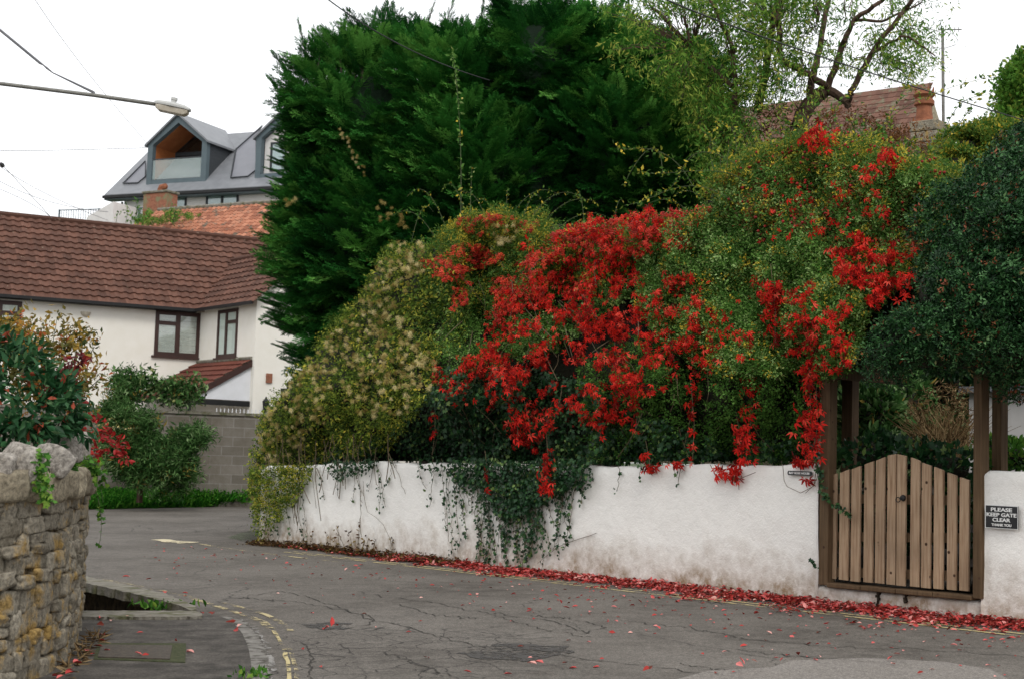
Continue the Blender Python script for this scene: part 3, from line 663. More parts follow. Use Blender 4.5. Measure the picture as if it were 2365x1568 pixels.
# keep clear sign
q0 = WF.loc(*C6(1240, 857), -.03); q1 = WF.loc(*C6(1415, 990), -.03)
sg = thing('gate_sign', 'black sign with white capitals on the white wall right of the gate', 'sign', WF.w(q0[0], -.03, q1[1]))
mb = MB(); WF.box(mb, q0[0], q1[0], -.032, -.024, q1[1], q0[1]); mb.build('plate', M['black'], sg)
mb = MB()
e = .004
for (aa, bb, cc, dd) in ((q0[0], q1[0], q0[1] - e, q0[1]), (q0[0], q1[0], q1[1], q1[1] + e), (q0[0], q0[0] + e * 1.3, q1[1] + e, q0[1] - e), (q1[0] - e * 1.3, q1[0], q1[1] + e, q0[1] - e)):
    WF.box(mb, aa, bb, -.034, -.0325, cc, dd)
mb.build('border', M['lettering'], sg)
sc_, zc = (q0[0] + q1[0]) / 2, q0[1]; hh = q0[1] - q1[1]; ww = q1[0] - q0[0]
print('sign', ww, hh)
for body, fz, wf, hf_ in (('PLEASE', .18, .64, .165), ('KEEP GATE', .405, .91, .165), ('CLEAR', .625, .54, .165), ('THANK YOU', .845, .6, .115)):
    text_mesh('lettering', body, WF, sc_, zc - hh * fz, -.035, sg, M['lettering'], ww * wf, hh * hf_, .028)
# house name plate
q0 = WF.loc(*C6(186, 675), -.05); q1 = WF.loc(*C6(314, 703), -.05)
npl = thing('name_plate', 'small black name plate on the white wall beside the left gate post', 'sign', WF.w(q0[0], -.05, q1[1]))
c_ = .012; mb = MB(); WF.prism(mb, [(q0[0] + c_, q1[1]), (q1[0] - c_, q1[1]), (q1[0], q1[1] + c_), (q1[0], q0[1] - c_), (q1[0] - c_, q0[1]), (q0[0] + c_, q0[1]), (q0[0], q0[1] - c_), (q0[0], q1[1] + c_)], -.05, -.035); mb.build('plate', M['black'], npl)
text_mesh('lettering', 'BAY ROSE HOUSE', WF, (q0[0] + q1[0]) / 2, (q0[1] + q1[1]) / 2, -.052, npl, M['lettering'], (q1[0] - q0[0]) * .85, (q0[1] - q1[1]) * .5, .02)

#=====================================================================================================
# BUILDINGS
#=====================================================================================================
def roof_sheet(mb, F_, sfun, e, r, course=.34, tile=.3, wave=.026, step=.06, ds=.075):
    """tiled slope; e,r = (o,z) of eave and ridge; sfun(v)->(s0,s1)"""
    e = np.array(e, float); r = np.array(r, float); L = np.linalg.norm(r - e); t_ = (r - e) / L; nn = np.array([-t_[1], t_[0]]);
    if nn[1] < 0: nn = -nn
    nc = max(1, int(round(L / course))); cl = L / nc
    for j in range(nc):
        va, vb = j * cl, (j + 1) * cl + .03; s0, s1 = sfun((j + .5) / nc); n = max(2, int((s1 - s0) / ds)); ss = np.linspace(s0, s1, n + 1)
        jit = [random.uniform(-.006, .006) for _ in range(n + 2)]
        V = []
        for v_, h in ((va, -.01), (va, step), (vb, .008)):
            for i, s in enumerate(ss):
                ph = (s / tile) % 1.0; wv = wave * (math.sin(2 * math.pi * ph)); tj = jit[int(s / tile) % (n + 1)] if h == step else 0
                q = e + t_ * (v_ + tj) + nn * (h + wv); V.append(F_.w(s, q[0], q[1]))
        m_ = n + 1
        for a in range(2):
            for i in range(n):
                rr = (math.sin(int(ss[i] / tile) * 12.9898 + j * 78.233) * 43758.5453) % 1.0
                b0_ = len(mb.v) if False else 0
                mb.add([V[a * m_ + i], V[a * m_ + i + 1], V[(a + 1) * m_ + i + 1], V[(a + 1) * m_ + i]], [(0, 1, 2, 3)], rr)
def window(parent, F_, px0, py0, px1, py1, o=0, fw_=.07, mull=(), trans=(), blind=None, room='darkroom', sill=True, fmat='winframe', label=None):
    s0, z1 = F_.loc(px0, py0, o); s1, z0 = F_.loc(px1, py1, o); mb = MB()
    F_.box(mb, s0, s1, o - .03, o + .05, z0, z0 + fw_); F_.box(mb, s0, s1, o - .03, o + .05, z1 - fw_, z1)
    xs = [s0] + [s0 + (s1 - s0) * q for q in mull] + [s1]
    F_.box(mb, s0, s0 + fw_, o - .03, o + .05, z0 + fw_, z1 - fw_); F_.box(mb, s1 - fw_, s1, o - .03, o + .05, z0 + fw_, z1 - fw_)
    for q in xs[1:-1]: F_.box(mb, q - fw_ * .6, q + fw_ * .6, o - .034, o + .05, z0 + fw_, z1 - fw_)
    for i, zf in trans: zz = z0 + (z1 - z0) * zf; F_.box(mb, xs[i] + (fw_ if i == 0 else fw_ * .6), xs[i + 1] - fw_ * .6, o - .026, o + .05, zz - fw_ * .5, zz + fw_ * .5)
    wo = mb.build('window', M[fmat], parent)
    mb = MB(); F_.box(mb, s0 + fw_ * .5, s1 - fw_ * .5, o + .0, o + .008, z0 + fw_ * .5, z1 - fw_ * .5); mb.build('pane', M['glass'], wo)
    if blind:
        mb = MB(); zz = z1 - fw_; st = blind
        while zz > z0 + fw_: F_.box(mb, s0 + fw_ * .6, s1 - fw_ * .6, o + .015, o + .03, max(zz - st * .74, z0), zz); zz -= st
        mb.build('blind', M['blind'], wo)
    mb = MB(); F_.box(mb, s0 + .01, s1 - .01, o + .052, o + .06, z0 + .01, z1 - .01); mb.build('interior', M[room], wo)
    if sill: mb = MB(); F_.box(mb, s0 - .08, s1 + .08, o - .09, o + .0, z0 - .07, z0 - .003); mb.build('sill', M[fmat], wo)
    return wo

# ---- white cottage
A0 = P(0, 674, 45.2); C0 = P(463, 710, 48.2); B0 = P(594, 691, 45.0)
EZ = float(C0[2]); FA = Frame(A0, C0 - A0); LA = np.linalg.norm((C0 - A0)[:2]); FB = Frame(C0, B0 - C0); LB = np.linalg.norm((B0 - C0)[:2])
FB.n = np.array([-FB.a[1], FB.a[0], 0.0]); FB.n = FB.n if FB.n @ FA.a > 0 else -FB.n      # back = to the right
FCx = Frame(B0, FA.a)
cot = thing('cottage', 'white rendered cottage with brown tiled roofs behind the block wall', 'house', (C0[0], C0[1], 0))
mb = MB(); FA.box(mb, -4, LA + 5.2, 0.0, 6.4, -.2, EZ + .05)
# wing: quadrilateral prism from C0 to B0 and to the right
wq = [C0, B0, B0 + FA.a * 6, C0 + FA.a * 6]; wq = [np.array([p[0], p[1], 0]) for p in wq]
wq[0] = wq[0] + FA.n * .05; wq[3] = wq[3] + FA.n * .05
mb.hexa([p + np.array([0, 0, -.2]) for p in wq], [p + np.array([0, 0, EZ + .045]) for p in wq]); wall_c = mb.build('wall', M['cottage_wall'], cot)
rz = FA.loc(0, 497, 3.2)[1]; rz2 = FA.loc(560, 552, 3.2)[1]; RZ = (rz + rz2) / 2; print('cottage', EZ, rz, rz2, LA, LB)
mb = MB(); roof_sheet(mb, FA, lambda v: (-4.5, LA + 5.5), (-.32, EZ - .16), (3.2, RZ)); roof_sheet(mb, FA, lambda v: (-4.5, LA + 5.5), (6.8, EZ - .16), (3.2, RZ), ds=.3)
FA.prism(mb, [(0, 0), (0, 0), (0, 0)], 0, 0) if False else None
roofo = mb.build('roof', M['tile_brown'], cot)
mb = MB(); mb.tube([FA.w(s, 3.2, RZ + .02 + .015 * math.sin(s * 21)) for s in np.arange(-4.5, LA + 5.5, .15)], .11, 8); mb.build('ridge_tiles', M['tile_brown'], roofo)
mb = MB(); FA.box(mb, -4, LA - .25, -.4, -.31, EZ - .2, EZ - .1); FA.box(mb, -4, LA - .2, -.3, -.002, EZ - .22, EZ - .17); mb.build('gutter', M['gutter'], cot)
# wing roof slope seen above the small window (ridge parallel to FB)
wr = FB.loc(601, 591, 2.0); wr2 = FB.loc(523, 608, 2.0); WZ = (wr[1] + wr2[1]) / 2; print('wing', wr, wr2)
mb = MB(); sV = wr2[0]
roof_sheet(mb, FB, lambda v: (-.1 + (sV + .1) * v - .0, LB + .35), (-.3, EZ - .15), (2.0, WZ)); roof_sheet(mb, FB, lambda v: (-.1, LB + .35), (4.3, EZ - .15), (2.0, WZ), ds=.3)
wing = mb.build('wing_roof', M['tile_brown'], cot)
mb = MB(); mb.tube([FB.w(-.05, -.3, EZ - .02), FB.w(sV, 2.0, WZ + .08)], .05, 6); mb.build('valley', M['slab'], wing)
mb = MB(); mb.tube([FB.w(s, 2.0, WZ + .03) for s in np.linspace(sV - .6, LB + .35, 12)], .1, 8); mb.build('ridge_tiles', M['tile_brown'], wing)
mb = MB(); FB.box(mb, .1, LB + .3, -.38, -.29, EZ - .2, EZ - .1); mb.build('gutter', M['gutter'], cot)
mb = MB(); FCx.prism(mb, [(-.02, EZ), (4.05, EZ), (2.0, WZ - .05)], .0, .2); mb.build('gable', M['cottage_wall'], cot)
window(cot, FA, 360, 717, 459, 826, 0, .13, (.5,), ((0, .73),), .2)
window(cot, FB, 505, 718, 546, 823, 0, .11, (.45,), ((1, .73),), .2)
window(cot, FA, -50, 690, 45, 800, 0, .13, (.5,), ((1, .73),), .3)
# dome light on the wall
s_, z_ = FA.loc(198, 722); mb = MB(); vs_ = []; N = 14
for i in range(7):
    for j in range(N + 1):
        ph = math.pi * j / N; th_ = math.pi / 2 * i / 6; r_ = .17
        vs_.append(FA.w(s_ + r_ * math.cos(ph) * math.cos(th_), -r_ * .8 * math.sin(th_), z_ + .02 - r_ * math.sin(ph) * math.cos(th_)))
mb.add(vs_, [(i * (N + 1) + j, i * (N + 1) + j + 1, (i + 1) * (N + 1) + j + 1, (i + 1) * (N + 1) + j) for i in range(6) for j in range(N)] + [tuple(i * (N + 1) for i in range(7)) + tuple(i * (N + 1) + N for i in range(6, -1, -1))])
mb.build('wall_light', M['lamp_lens'], cot, smooth=False)
# porch: lean-to roof against the wing wall, gable end towards the viewer
pr_top = [FB.loc(460, 837, 0), FB.loc(588, 832, 0)]
q = FB.loc(380, 888, -2.0); q2 = FB.loc(482, 914, -2.0); print('porch', pr_top, q, q2)
s0p, s1p = .05, LB - .15; zt = (pr_top[0][1] + pr_top[1][1]) / 2; PO = -2.2
ze = FB.loc(482, 914, PO)[1]
mb = MB(); roof_sheet(mb, FB, lambda v: (s0p, s1p), (PO, ze), (-.02, zt), course=.36, tile=.22, wave=.015)
porch = mb.build('porch_roof', M['tile_porch'], cot)
mb = MB(); mb.tube([FB.w(s0p, -.03, zt + .05), FB.w(s1p, -.03, zt + .05)], .06, 6); mb.build('flashing', M['slab'], porch)
FE = Frame(FB.w(s1p, 0, 0), -FB.n)          # end face of porch: s grows towards the left/front
mb = MB(); th_ = lambda k: FB.w(s1p - .02, k, 0)
mb.add([FB.w(s1p - .05, 0, zt - .12), FB.w(s1p - .05, PO + .12, ze - .02), FB.w(s1p - .05, 0, ze - .02), FB.w(s1p - .12, 0, zt - .12), FB.w(s1p - .12, PO + .12, ze - .02), FB.w(s1p - .12, 0, ze - .02)], [(0, 1, 2), (5, 4, 3), (0, 3, 4, 1), (1, 4, 5, 2), (2, 5, 3, 0)])
mb.build('porch_gable', M['white_trim'], cot)
mb = MB()
def bar(a, b_, h=.14, w_=.05):
    a = np.array(a); b_ = np.array(b_); o_ = FB.a * w_
    mb.hexa([a - np.array([0, 0, h]), b_ - np.array([0, 0, h]), b_ + o_ - np.array([0, 0, h]), a + o_ - np.array([0, 0, h])], [a, b_, b_ + o_, a + o_])
bar(FB.w(s1p - .02, .02, zt + .0), FB.w(s1p - .02, PO - .03, ze + .0), .2); mb.build('barge_board', M['winframe'], cot)
mb = MB(); FB.box(mb, s1p - .16, s1p - .02, PO - .02, .02, ze - .2, ze - .04); FB.box(mb, s0p, s1p - .165, PO - .06, PO + .02, ze - .12, ze - .02); mb.build('porch_beam', M['gutter'], cot)
mb = MB(); FB.box(mb, s1p - .16, s1p - .04, PO + .1, PO + .2, 0, ze - .2); mb.build('porch_post', M['gutter'], cot)
# lantern and small plaque on the wing front
s_, z_ = FCx.loc(614, 935, -.25); mb = MB()
mb.tube([FCx.w(s_, -.25, z_ - .22), FCx.w(s_, -.25, z_ - .2), FCx.w(s_, -.25, z_ + .12), FCx.w(s_, -.25, z_ + .2), FCx.w(s_, -.25, z_ + .27)], [.05, .08, .13, .05, .02], 6)
mb.tube([FCx.w(s_, -.25, z_ - .2), FCx.w(s_, -.1, z_ - .28), FCx.w(s_, 0, z_ - .2)], .015, 5); mb.build('wall_lantern', M['gutter'], cot)
s_, z_ = FCx.loc(621, 872, 0); mb = MB(); FCx.box(mb, s_ - .1, s_ + .1, -.05, -.0, z_ - .16, z_ + .14); mb.build('plaque', M['brick_old'], cot)

# ---- block wall with coping and a white picket fence behind
b0_, b1_ = P(150, 934, 38.3), P(660, 957, 40.0); FK = Frame(b0_, b1_ - b0_); LK = np.linalg.norm((b1_ - b0_)[:2]); KZ = float(b0_[2] + b1_[2]) / 2
kw = thing('block_wall', 'grey concrete block wall with pale coping across the side road', 'wall', (b0_[0], b0_[1], 0))
me_ = MB(); 
def localbox(name, parent, F_, s0, s1, o0, o1, z0, z1, mat):
    mb = MB(); q = [(s0, o0), (s1, o0), (s1, o1), (s0, o1)]
    if F_.n @ np.array([-F_.a[1], F_.a[0], 0]) < 0: sg_ = -1
    else: sg_ = 1
    mb.hexa([(a, b * sg_, z0) for a, b in q], [(a, b * sg_, z1) for a, b in q]); o = mb.build(name, mat, None)
    o.parent = parent; o.location = Vector(F_.p) - parent.location; o.rotation_euler = (0, 0, F_.ang()); return o
localbox('blocks', kw, FK, -6, LK + 3, 0, .2, -.3, KZ - .1, M['block'])
mb = MB(); s_ = -6
while s_ < LK + 3: FK.box(mb, s_, s_ + .595, -.04, .24, KZ - .098, KZ - .02 + random.uniform(-.005, .01)); s_ += .6
mb.build('coping', M['slab'], kw)
pf = thing('picket_fence', 'small white picket fence just above the block wall coping', 'fence', FK.w(LK - 2, 1.0, KZ - .6))
mb = MB(); a_ = FK.loc(498, 945, .9)[0]; z_ = FK.loc(560, 944, .9)[1]
for s_ in np.arange(a_, a_ + 4.5, .11): mb.hexa([FK.w(s_ + x, .9 + y, KZ - .9) for x, y in ((0, 0), (.06, 0), (.06, .02), (0, .02))], [FK.w(s_ + x, .9 + y, z_) for x, y in ((.02, 0), (.04, 0), (.04, .02), (.02, .02))])
mb.build('pickets', M['white_trim'], pf); mb = MB(); FK.box(mb, a_, a_ + 4.5, .922, .94, z_ - .2, z_ - .12); mb.build('rail', M['white_trim'], pf)

# ---- modern house on the hill
E0 = P(241, 451, 66.0); E1 = P(616, 429, 62.4); MZ = float(E0[2] + E1[2]) / 2; FM = Frame(E0, E1 - E0); print('modern', E0, E1)
mh = thing('modern_house', 'modern house with grey slate roof and gabled dormers on the hill', 'house', (E0[0], E0[1], MZ - 6))
LM = 16; RD, RH = 4.0, 3.55
mb = MB(); FM.box(mb, .75, LM, .55, 7.4, MZ - 5, MZ - .1); FM.box(mb, .75, .95, .53, .54, MZ - 5, MZ - .2)
mb.build('wall', M['cladding'], mh)
mb = MB()
sl = [FM.w(0, 0, MZ), FM.w(LM, 0, MZ), FM.w(LM, RD, MZ + RH), FM.w(0, RD, MZ + RH)]; lo = [p - np.array([0, 0, .22]) for p in sl]; mb.hexa(lo, sl)
sl = [FM.w(0, RD, MZ + RH), FM.w(LM, RD, MZ + RH), FM.w(LM, 2 * RD, MZ), FM.w(0, 2 * RD, MZ)]; lo = [p - np.array([0, 0, .22]) for p in sl]; mb.hexa(lo, sl)
mrf = mb.build('roof', M['slate'], mh)
# panel fields: slightly raised dark edged sheets
def onroof(px, py, dz=0):
    nn = np.cross(FM.a, unit(FM.w(0, RD, RH) - FM.w(0, 0, 0))); return hit(px, py, FM.w(0, 0, MZ + dz), nn)
for poly in ([(284, 424), (318, 423), (336, 408), (336, 372)], [(533, 411), (572, 408), (592, 392), (592, 315), (606, 291), (545, 345)], ):
    mb = MB(); pts = [onroof(x, y, .05) for x, y in poly]; mb.add(pts, [tuple(range(len(pts)))]); mb.build('panel_field', M['panel'], mrf)
    mb = MB(); pp = [onroof(x, y, .09) for x, y in poly]; mb.tube(pp + [pp[0]], .035, 4); mb.build('panel_edge', M['darkzinc'], mrf)
mb = MB(); FM.box(mb, -.02, LM, -.12, -.0, MZ - .18, MZ - .06); mb.build('gutter', M['gutter'], mh)
mb = MB(); FM.box(mb, 0, LM, .0, .53, MZ - .25, MZ - .18); mb.build('fascia', M['zinc'], mh)
mb = MB(); mb.tube([FM.w(.7, .45, MZ - .3), FM.w(.7, .45, MZ - 5)], .06, 6); mb.build('downpipe', M['gutter'], mh)
def dormer(sL, sR, base, eave, apex, o, inner='larch', name='dormer'):
    """gabled dormer; o = set back of its front; z's absolute"""
    sc = (sL + sR) / 2; T = .28; d = mb = MB()
    od = o; zr_ = lambda oo: MZ + RH * oo / RD
    # side cheeks reaching back to the roof
    back_e = (eave - MZ) * RD / RH; back_a = (apex - MZ) * RD / RH; back_a = min(back_a, RD + .6)
    # trim frame of the front
    FM.prism(mb, [(sL, base), (sL + T, base), (sL + T, eave - .08), (sL, eave)], od, od + .25)
    FM.prism(mb, [(sR - T, base), (sR, base), (sR, eave), (sR - T, eave - .08)], od, od + .25)
    FM.prism(mb, [(sL, eave), (sL + T, eave - .08), (sc, apex - .42), (sc, apex)], od, od + .25)
    FM.prism(mb, [(sR - T, eave - .08), (sR, eave), (sc, apex), (sc, apex - .42)], od, od + .25)
    FM.prism(mb, [(sL + T, base), (sR - T, base), (sR - T, base + .22), (sL + T, base + .22)], od + .01, od + .24)
    dm = mb.build(name, M['zinc'], mh)
    for s_, sg_ in ((sL, 1), (sR, -1)):
        mb = MB()
        x0, x1 = s_ + sg_ * .03, s_ + sg_ * .14
        vs = [FM.w(x0, od + .255, base), FM.w(x0, od + .255, eave - .1), FM.w(x0, back_e + .1, eave - .1), FM.w(x1, od + .255, base), FM.w(x1, od + .255, eave - .1), FM.w(x1, back_e + .1, eave - .1)]
        mb.add(vs, [(0, 1, 2), (5, 4, 3), (0, 3, 4, 1), (1, 4, 5, 2), (2, 5, 3, 0)])
        mb.build('cheek', M['darkzinc'], dm)
    mb = MB()
    for s_ in (sL - .12, sR + .12):
        e_ = eave - (.12 * (apex - eave) / (sc - sL)); ee = e_ + .03
        top = [FM.w(s_, od - .12, ee), FM.w(sc, od - .12, apex + .05), FM.w(sc, RD + .3 if apex > MZ + RH else back_a, apex + .05), FM.w(s_, back_e, ee)]
        mb.hexa([p - np.array([0, 0, .1]) for p in top], top)
    mb.build('dormer_roof', M['slate'], dm)
    return dm, sc
# dormer 1 with recessed balcony
O1 = .55
dL = FM.loc(337, 430, O1); dR = FM.loc(474, 418, O1); eL = FM.loc(338, 333, O1)[1]; eR = FM.loc(474, 323, O1)[1]; ap = FM.loc(407, 264, O1)[1]
base = (dL[1] + dR[1]) / 2; ev = (eL + eR) / 2; print('dormer', dL, dR, ev, ap, base, MZ)
dm, scn = dormer(dL[0], dR[0], base, ev, ap, O1)
sL, sR = dL[0], dR[0]; BK = O1 + 1.7
mb = MB(); T = .28
FM.prism(mb, [(sL + .15, base + .1), (sL + T, base + .1), (sL + T, ev - .1), (sL + .15, ev - .1)], O1 + .26, BK)
FM.prism(mb, [(sL + .15, ev - .1), (scn, ap - .2), (scn, ap - .42), (sL + T, ev - .12)], O1 + .26, BK); FM.prism(mb, [(sR - .15, ev - .1), (scn, ap - .2), (scn, ap - .42), (sR - T, ev - .12)], O1 + .26, BK)
mb.build('timber_lining', M['larch'], dm)
mb = MB(); FM.prism(mb, [(sR - T, base + .1), (sR - .15, base + .1), (sR - .15, ev - .1), (sR - T, ev - .1)], O1 + .26, BK); mb.build('side_lining', M['white_trim'], dm)
mb = MB(); FM.box(mb, sL + .15, sR - .15, O1 + .1, BK, base, base + .12); mb.build('balcony_floor', M['zinc'], dm)
mb = MB(); FM.prism(mb, [(sL + T, base + .1), (sR - T, base + .1), (sR - T, ev - .12), (scn, ap - .42), (sL + T, ev - .12)], BK + .05, BK + .1); mb.build('glazing', M['glass'], dm)
mb = MB(); FM.prism(mb, [(sL + T, base + .1), (sR - T, base + .1), (sR - T, ev - .12), (scn, ap - .42), (sL + T, ev - .12)], BK + .5, BK + .6); mb.build('interior', M['darkroom'], dm)
mb = MB()
FM.box(mb, sL + T, sR - T, BK, BK + .05, ev - .28, ev - .1); FM.box(mb, scn - .05, scn + .05, BK, BK + .05, base + .1, ev - .28); FM.box(mb, sL + T, sL + T + .08, BK, BK + .05, base + .1, ev - .28); FM.box(mb, sR - T - .08, sR - T, BK, BK + .05, base + .1, ev - .28)
mb.build('glazing_frame', M['darkzinc'], dm)
zb_ = FM.loc(405, 367, O1)[1]
mb = MB(); FM.box(mb, sL + T + .02, sR - T - .02, O1 + .05, O1 + .07, base + .25, zb_)
m2, t2, b2 = newmat('frosted balustrade glass'); b2.inputs['Base Color'].default_value = (.6, .72, .7, 1); b2.inputs['Alpha'].default_value = .25; b2.inputs['Roughness'].default_value = .1
mb.build('glass_balustrade', m2, dm)
mb = MB(); FM.box(mb, sL + T, sR - T, O1 + .04, O1 + .08, zb_, zb_ + .05); mb.build('handrail', M['darkzinc'], dm)
# dormer 2, half hidden by the cypress, with clad gable and a window
gL = FM.loc(588, 414, O1); e2 = FM.loc(588, 316, O1)[1]; wd = 4.4; ap2 = e2 + (ap - ev) / (scn - sL) * wd / 2
dm2, sc2 = dormer(gL[0], gL[0] + wd, gL[1], e2, ap2, O1)
mb = MB(); FM.prism(mb, [(gL[0] + .28, gL[1]), (gL[0] + wd - .28, gL[1]), (gL[0] + wd - .28, e2 - .1), (sc2, ap2 - .42), (gL[0] + .28, e2 - .1)], O1 + .3, O1 + .4); mb.build('gable', M['cladding'], dm2)
window(mh, FM, 626, 330, 660, 395, O1 + .27, .08, (), (), None, 'greyroom', False, 'darkzinc')
window(mh, FM, 382, 450, 428, 500, .5, .07, (.5,), (), None, 'greyroom', False, 'darkzinc')
window(mh, FM, 477, 444, 549, 480, .5, .08, (.5,), (), None, 'greyroom', False, 'darkzinc')
mb = MB(); q = FM.loc(473, 462, .5); FM.box(mb, q[0] - .05, q[0] + .12, .3, .5, q[1] - .1, q[1] + .1)
# pale shed roof and railing left of the modern house
sh = thing('outbuilding', 'pale little building left of the modern house behind the railing', 'outbuilding', P(235, 500, 60))
FS = Frame(P(190, 500, 60), FM.a); mb = MB(); q = [FS.loc(200, 505), FS.loc(203, 500), FS.loc(262, 466), FS.loc(262, 520), FS.loc(200, 520)]
FS.prism(mb, q, 0, 1.5); mb.build('shed_wall', M['cladding'], sh)
rl = thing('metal_railing', 'thin dark metal railing on the terrace beside the modern house', 'railing', P(230, 505, 64))
ra_, rb_ = P(136, 487, 64.5), P(500, 471, 62.0); FR = Frame(ra_, rb_ - ra_); mb = MB(); LR = np.linalg.norm((rb_ - ra_)[:2]); RZb = float(ra_[2])
for s_ in np.arange(0, LR, .13): FR.box(mb, s_, s_ + .018, 0, .018, RZb - 1.0, RZb)
mb.build('balusters', M['zinc'], rl); mb = MB(); FR.box(mb, -.02, LR, -.01, .03, RZb, RZb + .04)
mb.build('rail', M['zinc'], rl)
for s_ in np.arange(0, LR, 2.1):
    mb = MB(); FR.box(mb, s_, s_ + .06, -.03, .03, RZb - 1.2, RZb + .05); mb.build('upright', M['zinc'], rl)
# ---- orange roofed house between
F0_ = P(382, 496, 59.5); F1_ = P(613, 459, 57.0); FO = Frame(F0_, F1_ - F0_); OZ = float(F0_[2] + F1_[2]) / 2; print('orange', F0_, F1_)
oh = thing('orange_roof_house', 'old house with orange clay tiles and a brick chimney', 'house', (F0_[0], F0_[1], OZ - 4))
mb = MB(); roof_sheet(mb, FO, lambda v: (-.4 - 2.2 * (1 - v) * 0 - 1.2 * (1 - v), 11), (-2.3, OZ - 1.9), (0, OZ), course=.27, tile=.24, wave=.03, step=.03, ds=.08)
orf = mb.build('roof', M['tile_orange'], oh)
mb = MB(); FO.box(mb, .2, 11, -1.9, 2, OZ - 8, OZ - 1.8); mb.build('wall', M['cottage_wall'], oh)
mb = MB(); mb.tube([FO.w(s_, 0, OZ + .03 + .01 * math.sin(s_ * 15)) for s_ in np.arange(-.4, 11, .2)], .09, 7); mb.build('ridge_tiles', M['slab'], orf)
c0 = FO.loc(330, 470, .1); c1 = FO.loc(384, 470, .1); zt_ = FO.loc(357, 441, .1)[1]
mb = MB(); FO.box(mb, c0[0], c1[0], .1, .8, OZ - 1.4, zt_ - .1); ch = mb.build('chimney', M['brick_old'], oh, bevel=.03)
mb = MB(); FO.box(mb, c0[0] - .06, c1[0] + .06, .04, .86, zt_ - .1, zt_); mb.build('chimney_cap', M['slab'], ch, bevel=.03)
cc = (c0[0] + c1[0]) / 2; mb = MB(); mb.tube([FO.w(cc, .45, zt_), FO.w(cc, .45, zt_ + .12), FO.w(cc + .02, .45, zt_ + .2), FO.w(cc + .28, .42, zt_ + .23)], [.16, .15, .14, .13], 9); mb.build('chimney_pot', M['pot'], ch, smooth=True)

# ---- red roofed house on the right
r0_, r1_ = P(1640, 246, 36.0), P(2155, 211, 32.5); FQ = Frame(r0_, r1_ - r0_); QZ = float(r0_[2] + r1_[2]) / 2; LQ = np.linalg.norm((r1_ - r0_)[:2])
rh = thing('red_roof_house', 'old house with red tiled roof behind the shrubs on the right', 'house', (r1_[0], r1_[1], QZ - 6))
mb = MB(); roof_sheet(mb, FQ, lambda v: (-2, LQ + .25 * (1 - v)), (-4.0, QZ - 4.2), (0, QZ), course=.2, tile=.18, wave=.006, step=.02, ds=.09); rr_ = mb.build('roof', M['tile_red'], rh)
mb = MB(); FQ.box(mb, -2, LQ - .3, -3.6, 3.6, QZ - 9, QZ - 4.2); FQ.prism(mb, [(LQ - .35, 0)] * 3, 0, 0) if False else None
mb.build('wall', M['coping'], rh)
mb = MB(); mb.add([FQ.w(LQ + .1, -4, QZ - 4.3), FQ.w(LQ - .1, 0, QZ - .05), FQ.w(LQ + .1, 3.8, QZ - 4.3), FQ.w(LQ - .3, -4, QZ - 4.3), FQ.w(LQ - .3, 0, QZ - .05), FQ.w(LQ - .3, 3.8, QZ - 4.3)], [(0, 1, 2), (5, 4, 3), (0, 3, 4, 1), (1, 4, 5, 2), (2, 5, 3, 0)]); mb.build('gable', M['coping'], rh)
s0c = FQ.loc(2100, 320, -2.2)[0]; s1c = FQ.loc(2164, 320, -2.2)[0]; z1c = FQ.loc(2130, 277, -2.2)[1]
mb = MB()
nz = 9
for k in range(nz):
    z_ = z1c - 2.2 + 2.2 * k / nz
    FQ.box(mb, s0c + random.uniform(-.03, .03), s1c + random.uniform(-.03, .03), -2.2, -1.4, z_, z_ + 2.2 / nz - .012, random.random())
chq = mb.build('chimney', M['stone'], rh, bevel=.02)
mb = MB(); sm = (FQ.loc(2112, 240, -2)[0] + FQ.loc(2142, 240, -2)[0]) / 2; zz1 = FQ.loc(2127, 210, -2)[1]; hgt = zz1 - z1c
mb.tube([FQ.w(sm, -1.8, z1c + hgt * k) for k in (0, .1, .12, .55, .6, .72, .8, .9, 1)], [.26, .24, .19, .16, .22, .22, .17, .24, .22], 12); 
for a in np.linspace(0, 2 * math.pi, 8, endpoint=False): mb.tube([FQ.w(sm + .19 * math.cos(a), -1.8 + .19 * math.sin(a), zz1 - .02), FQ.w(sm + .21 * math.cos(a), -1.8 + .21 * math.sin(a), zz1 + .1)], [.035, .008], 5)
mb.build('chimney_pot', M['pot'], chq)
# aerial mast
ma = thing('aerial_mast', 'tall thin grey aerial mast standing right of the red roofed house', 'aerial', P(2178, 361, 31))
mb = MB(); mb.tube([P(2180, 420, 31), P(2177, 66, 31)], .035, 6); mb.build('mast', M['metal'], ma)
mb = MB(); mb.tube([P(2166, 70, 31), P(2221, 69, 31)], .014, 5)
for x in (2195, 2205, 2214): mb.tube([P(x, 63, 31.0), P(x, 76, 31.0)], .008, 4)
mb.tube([P(2150, 110, 31.1), P(2180, 113, 31), P(2205, 105, 31), P(2213, 95, 31), P(2200, 76, 31)], .008, 4); mb.build('antenna', M['metal'], ma)

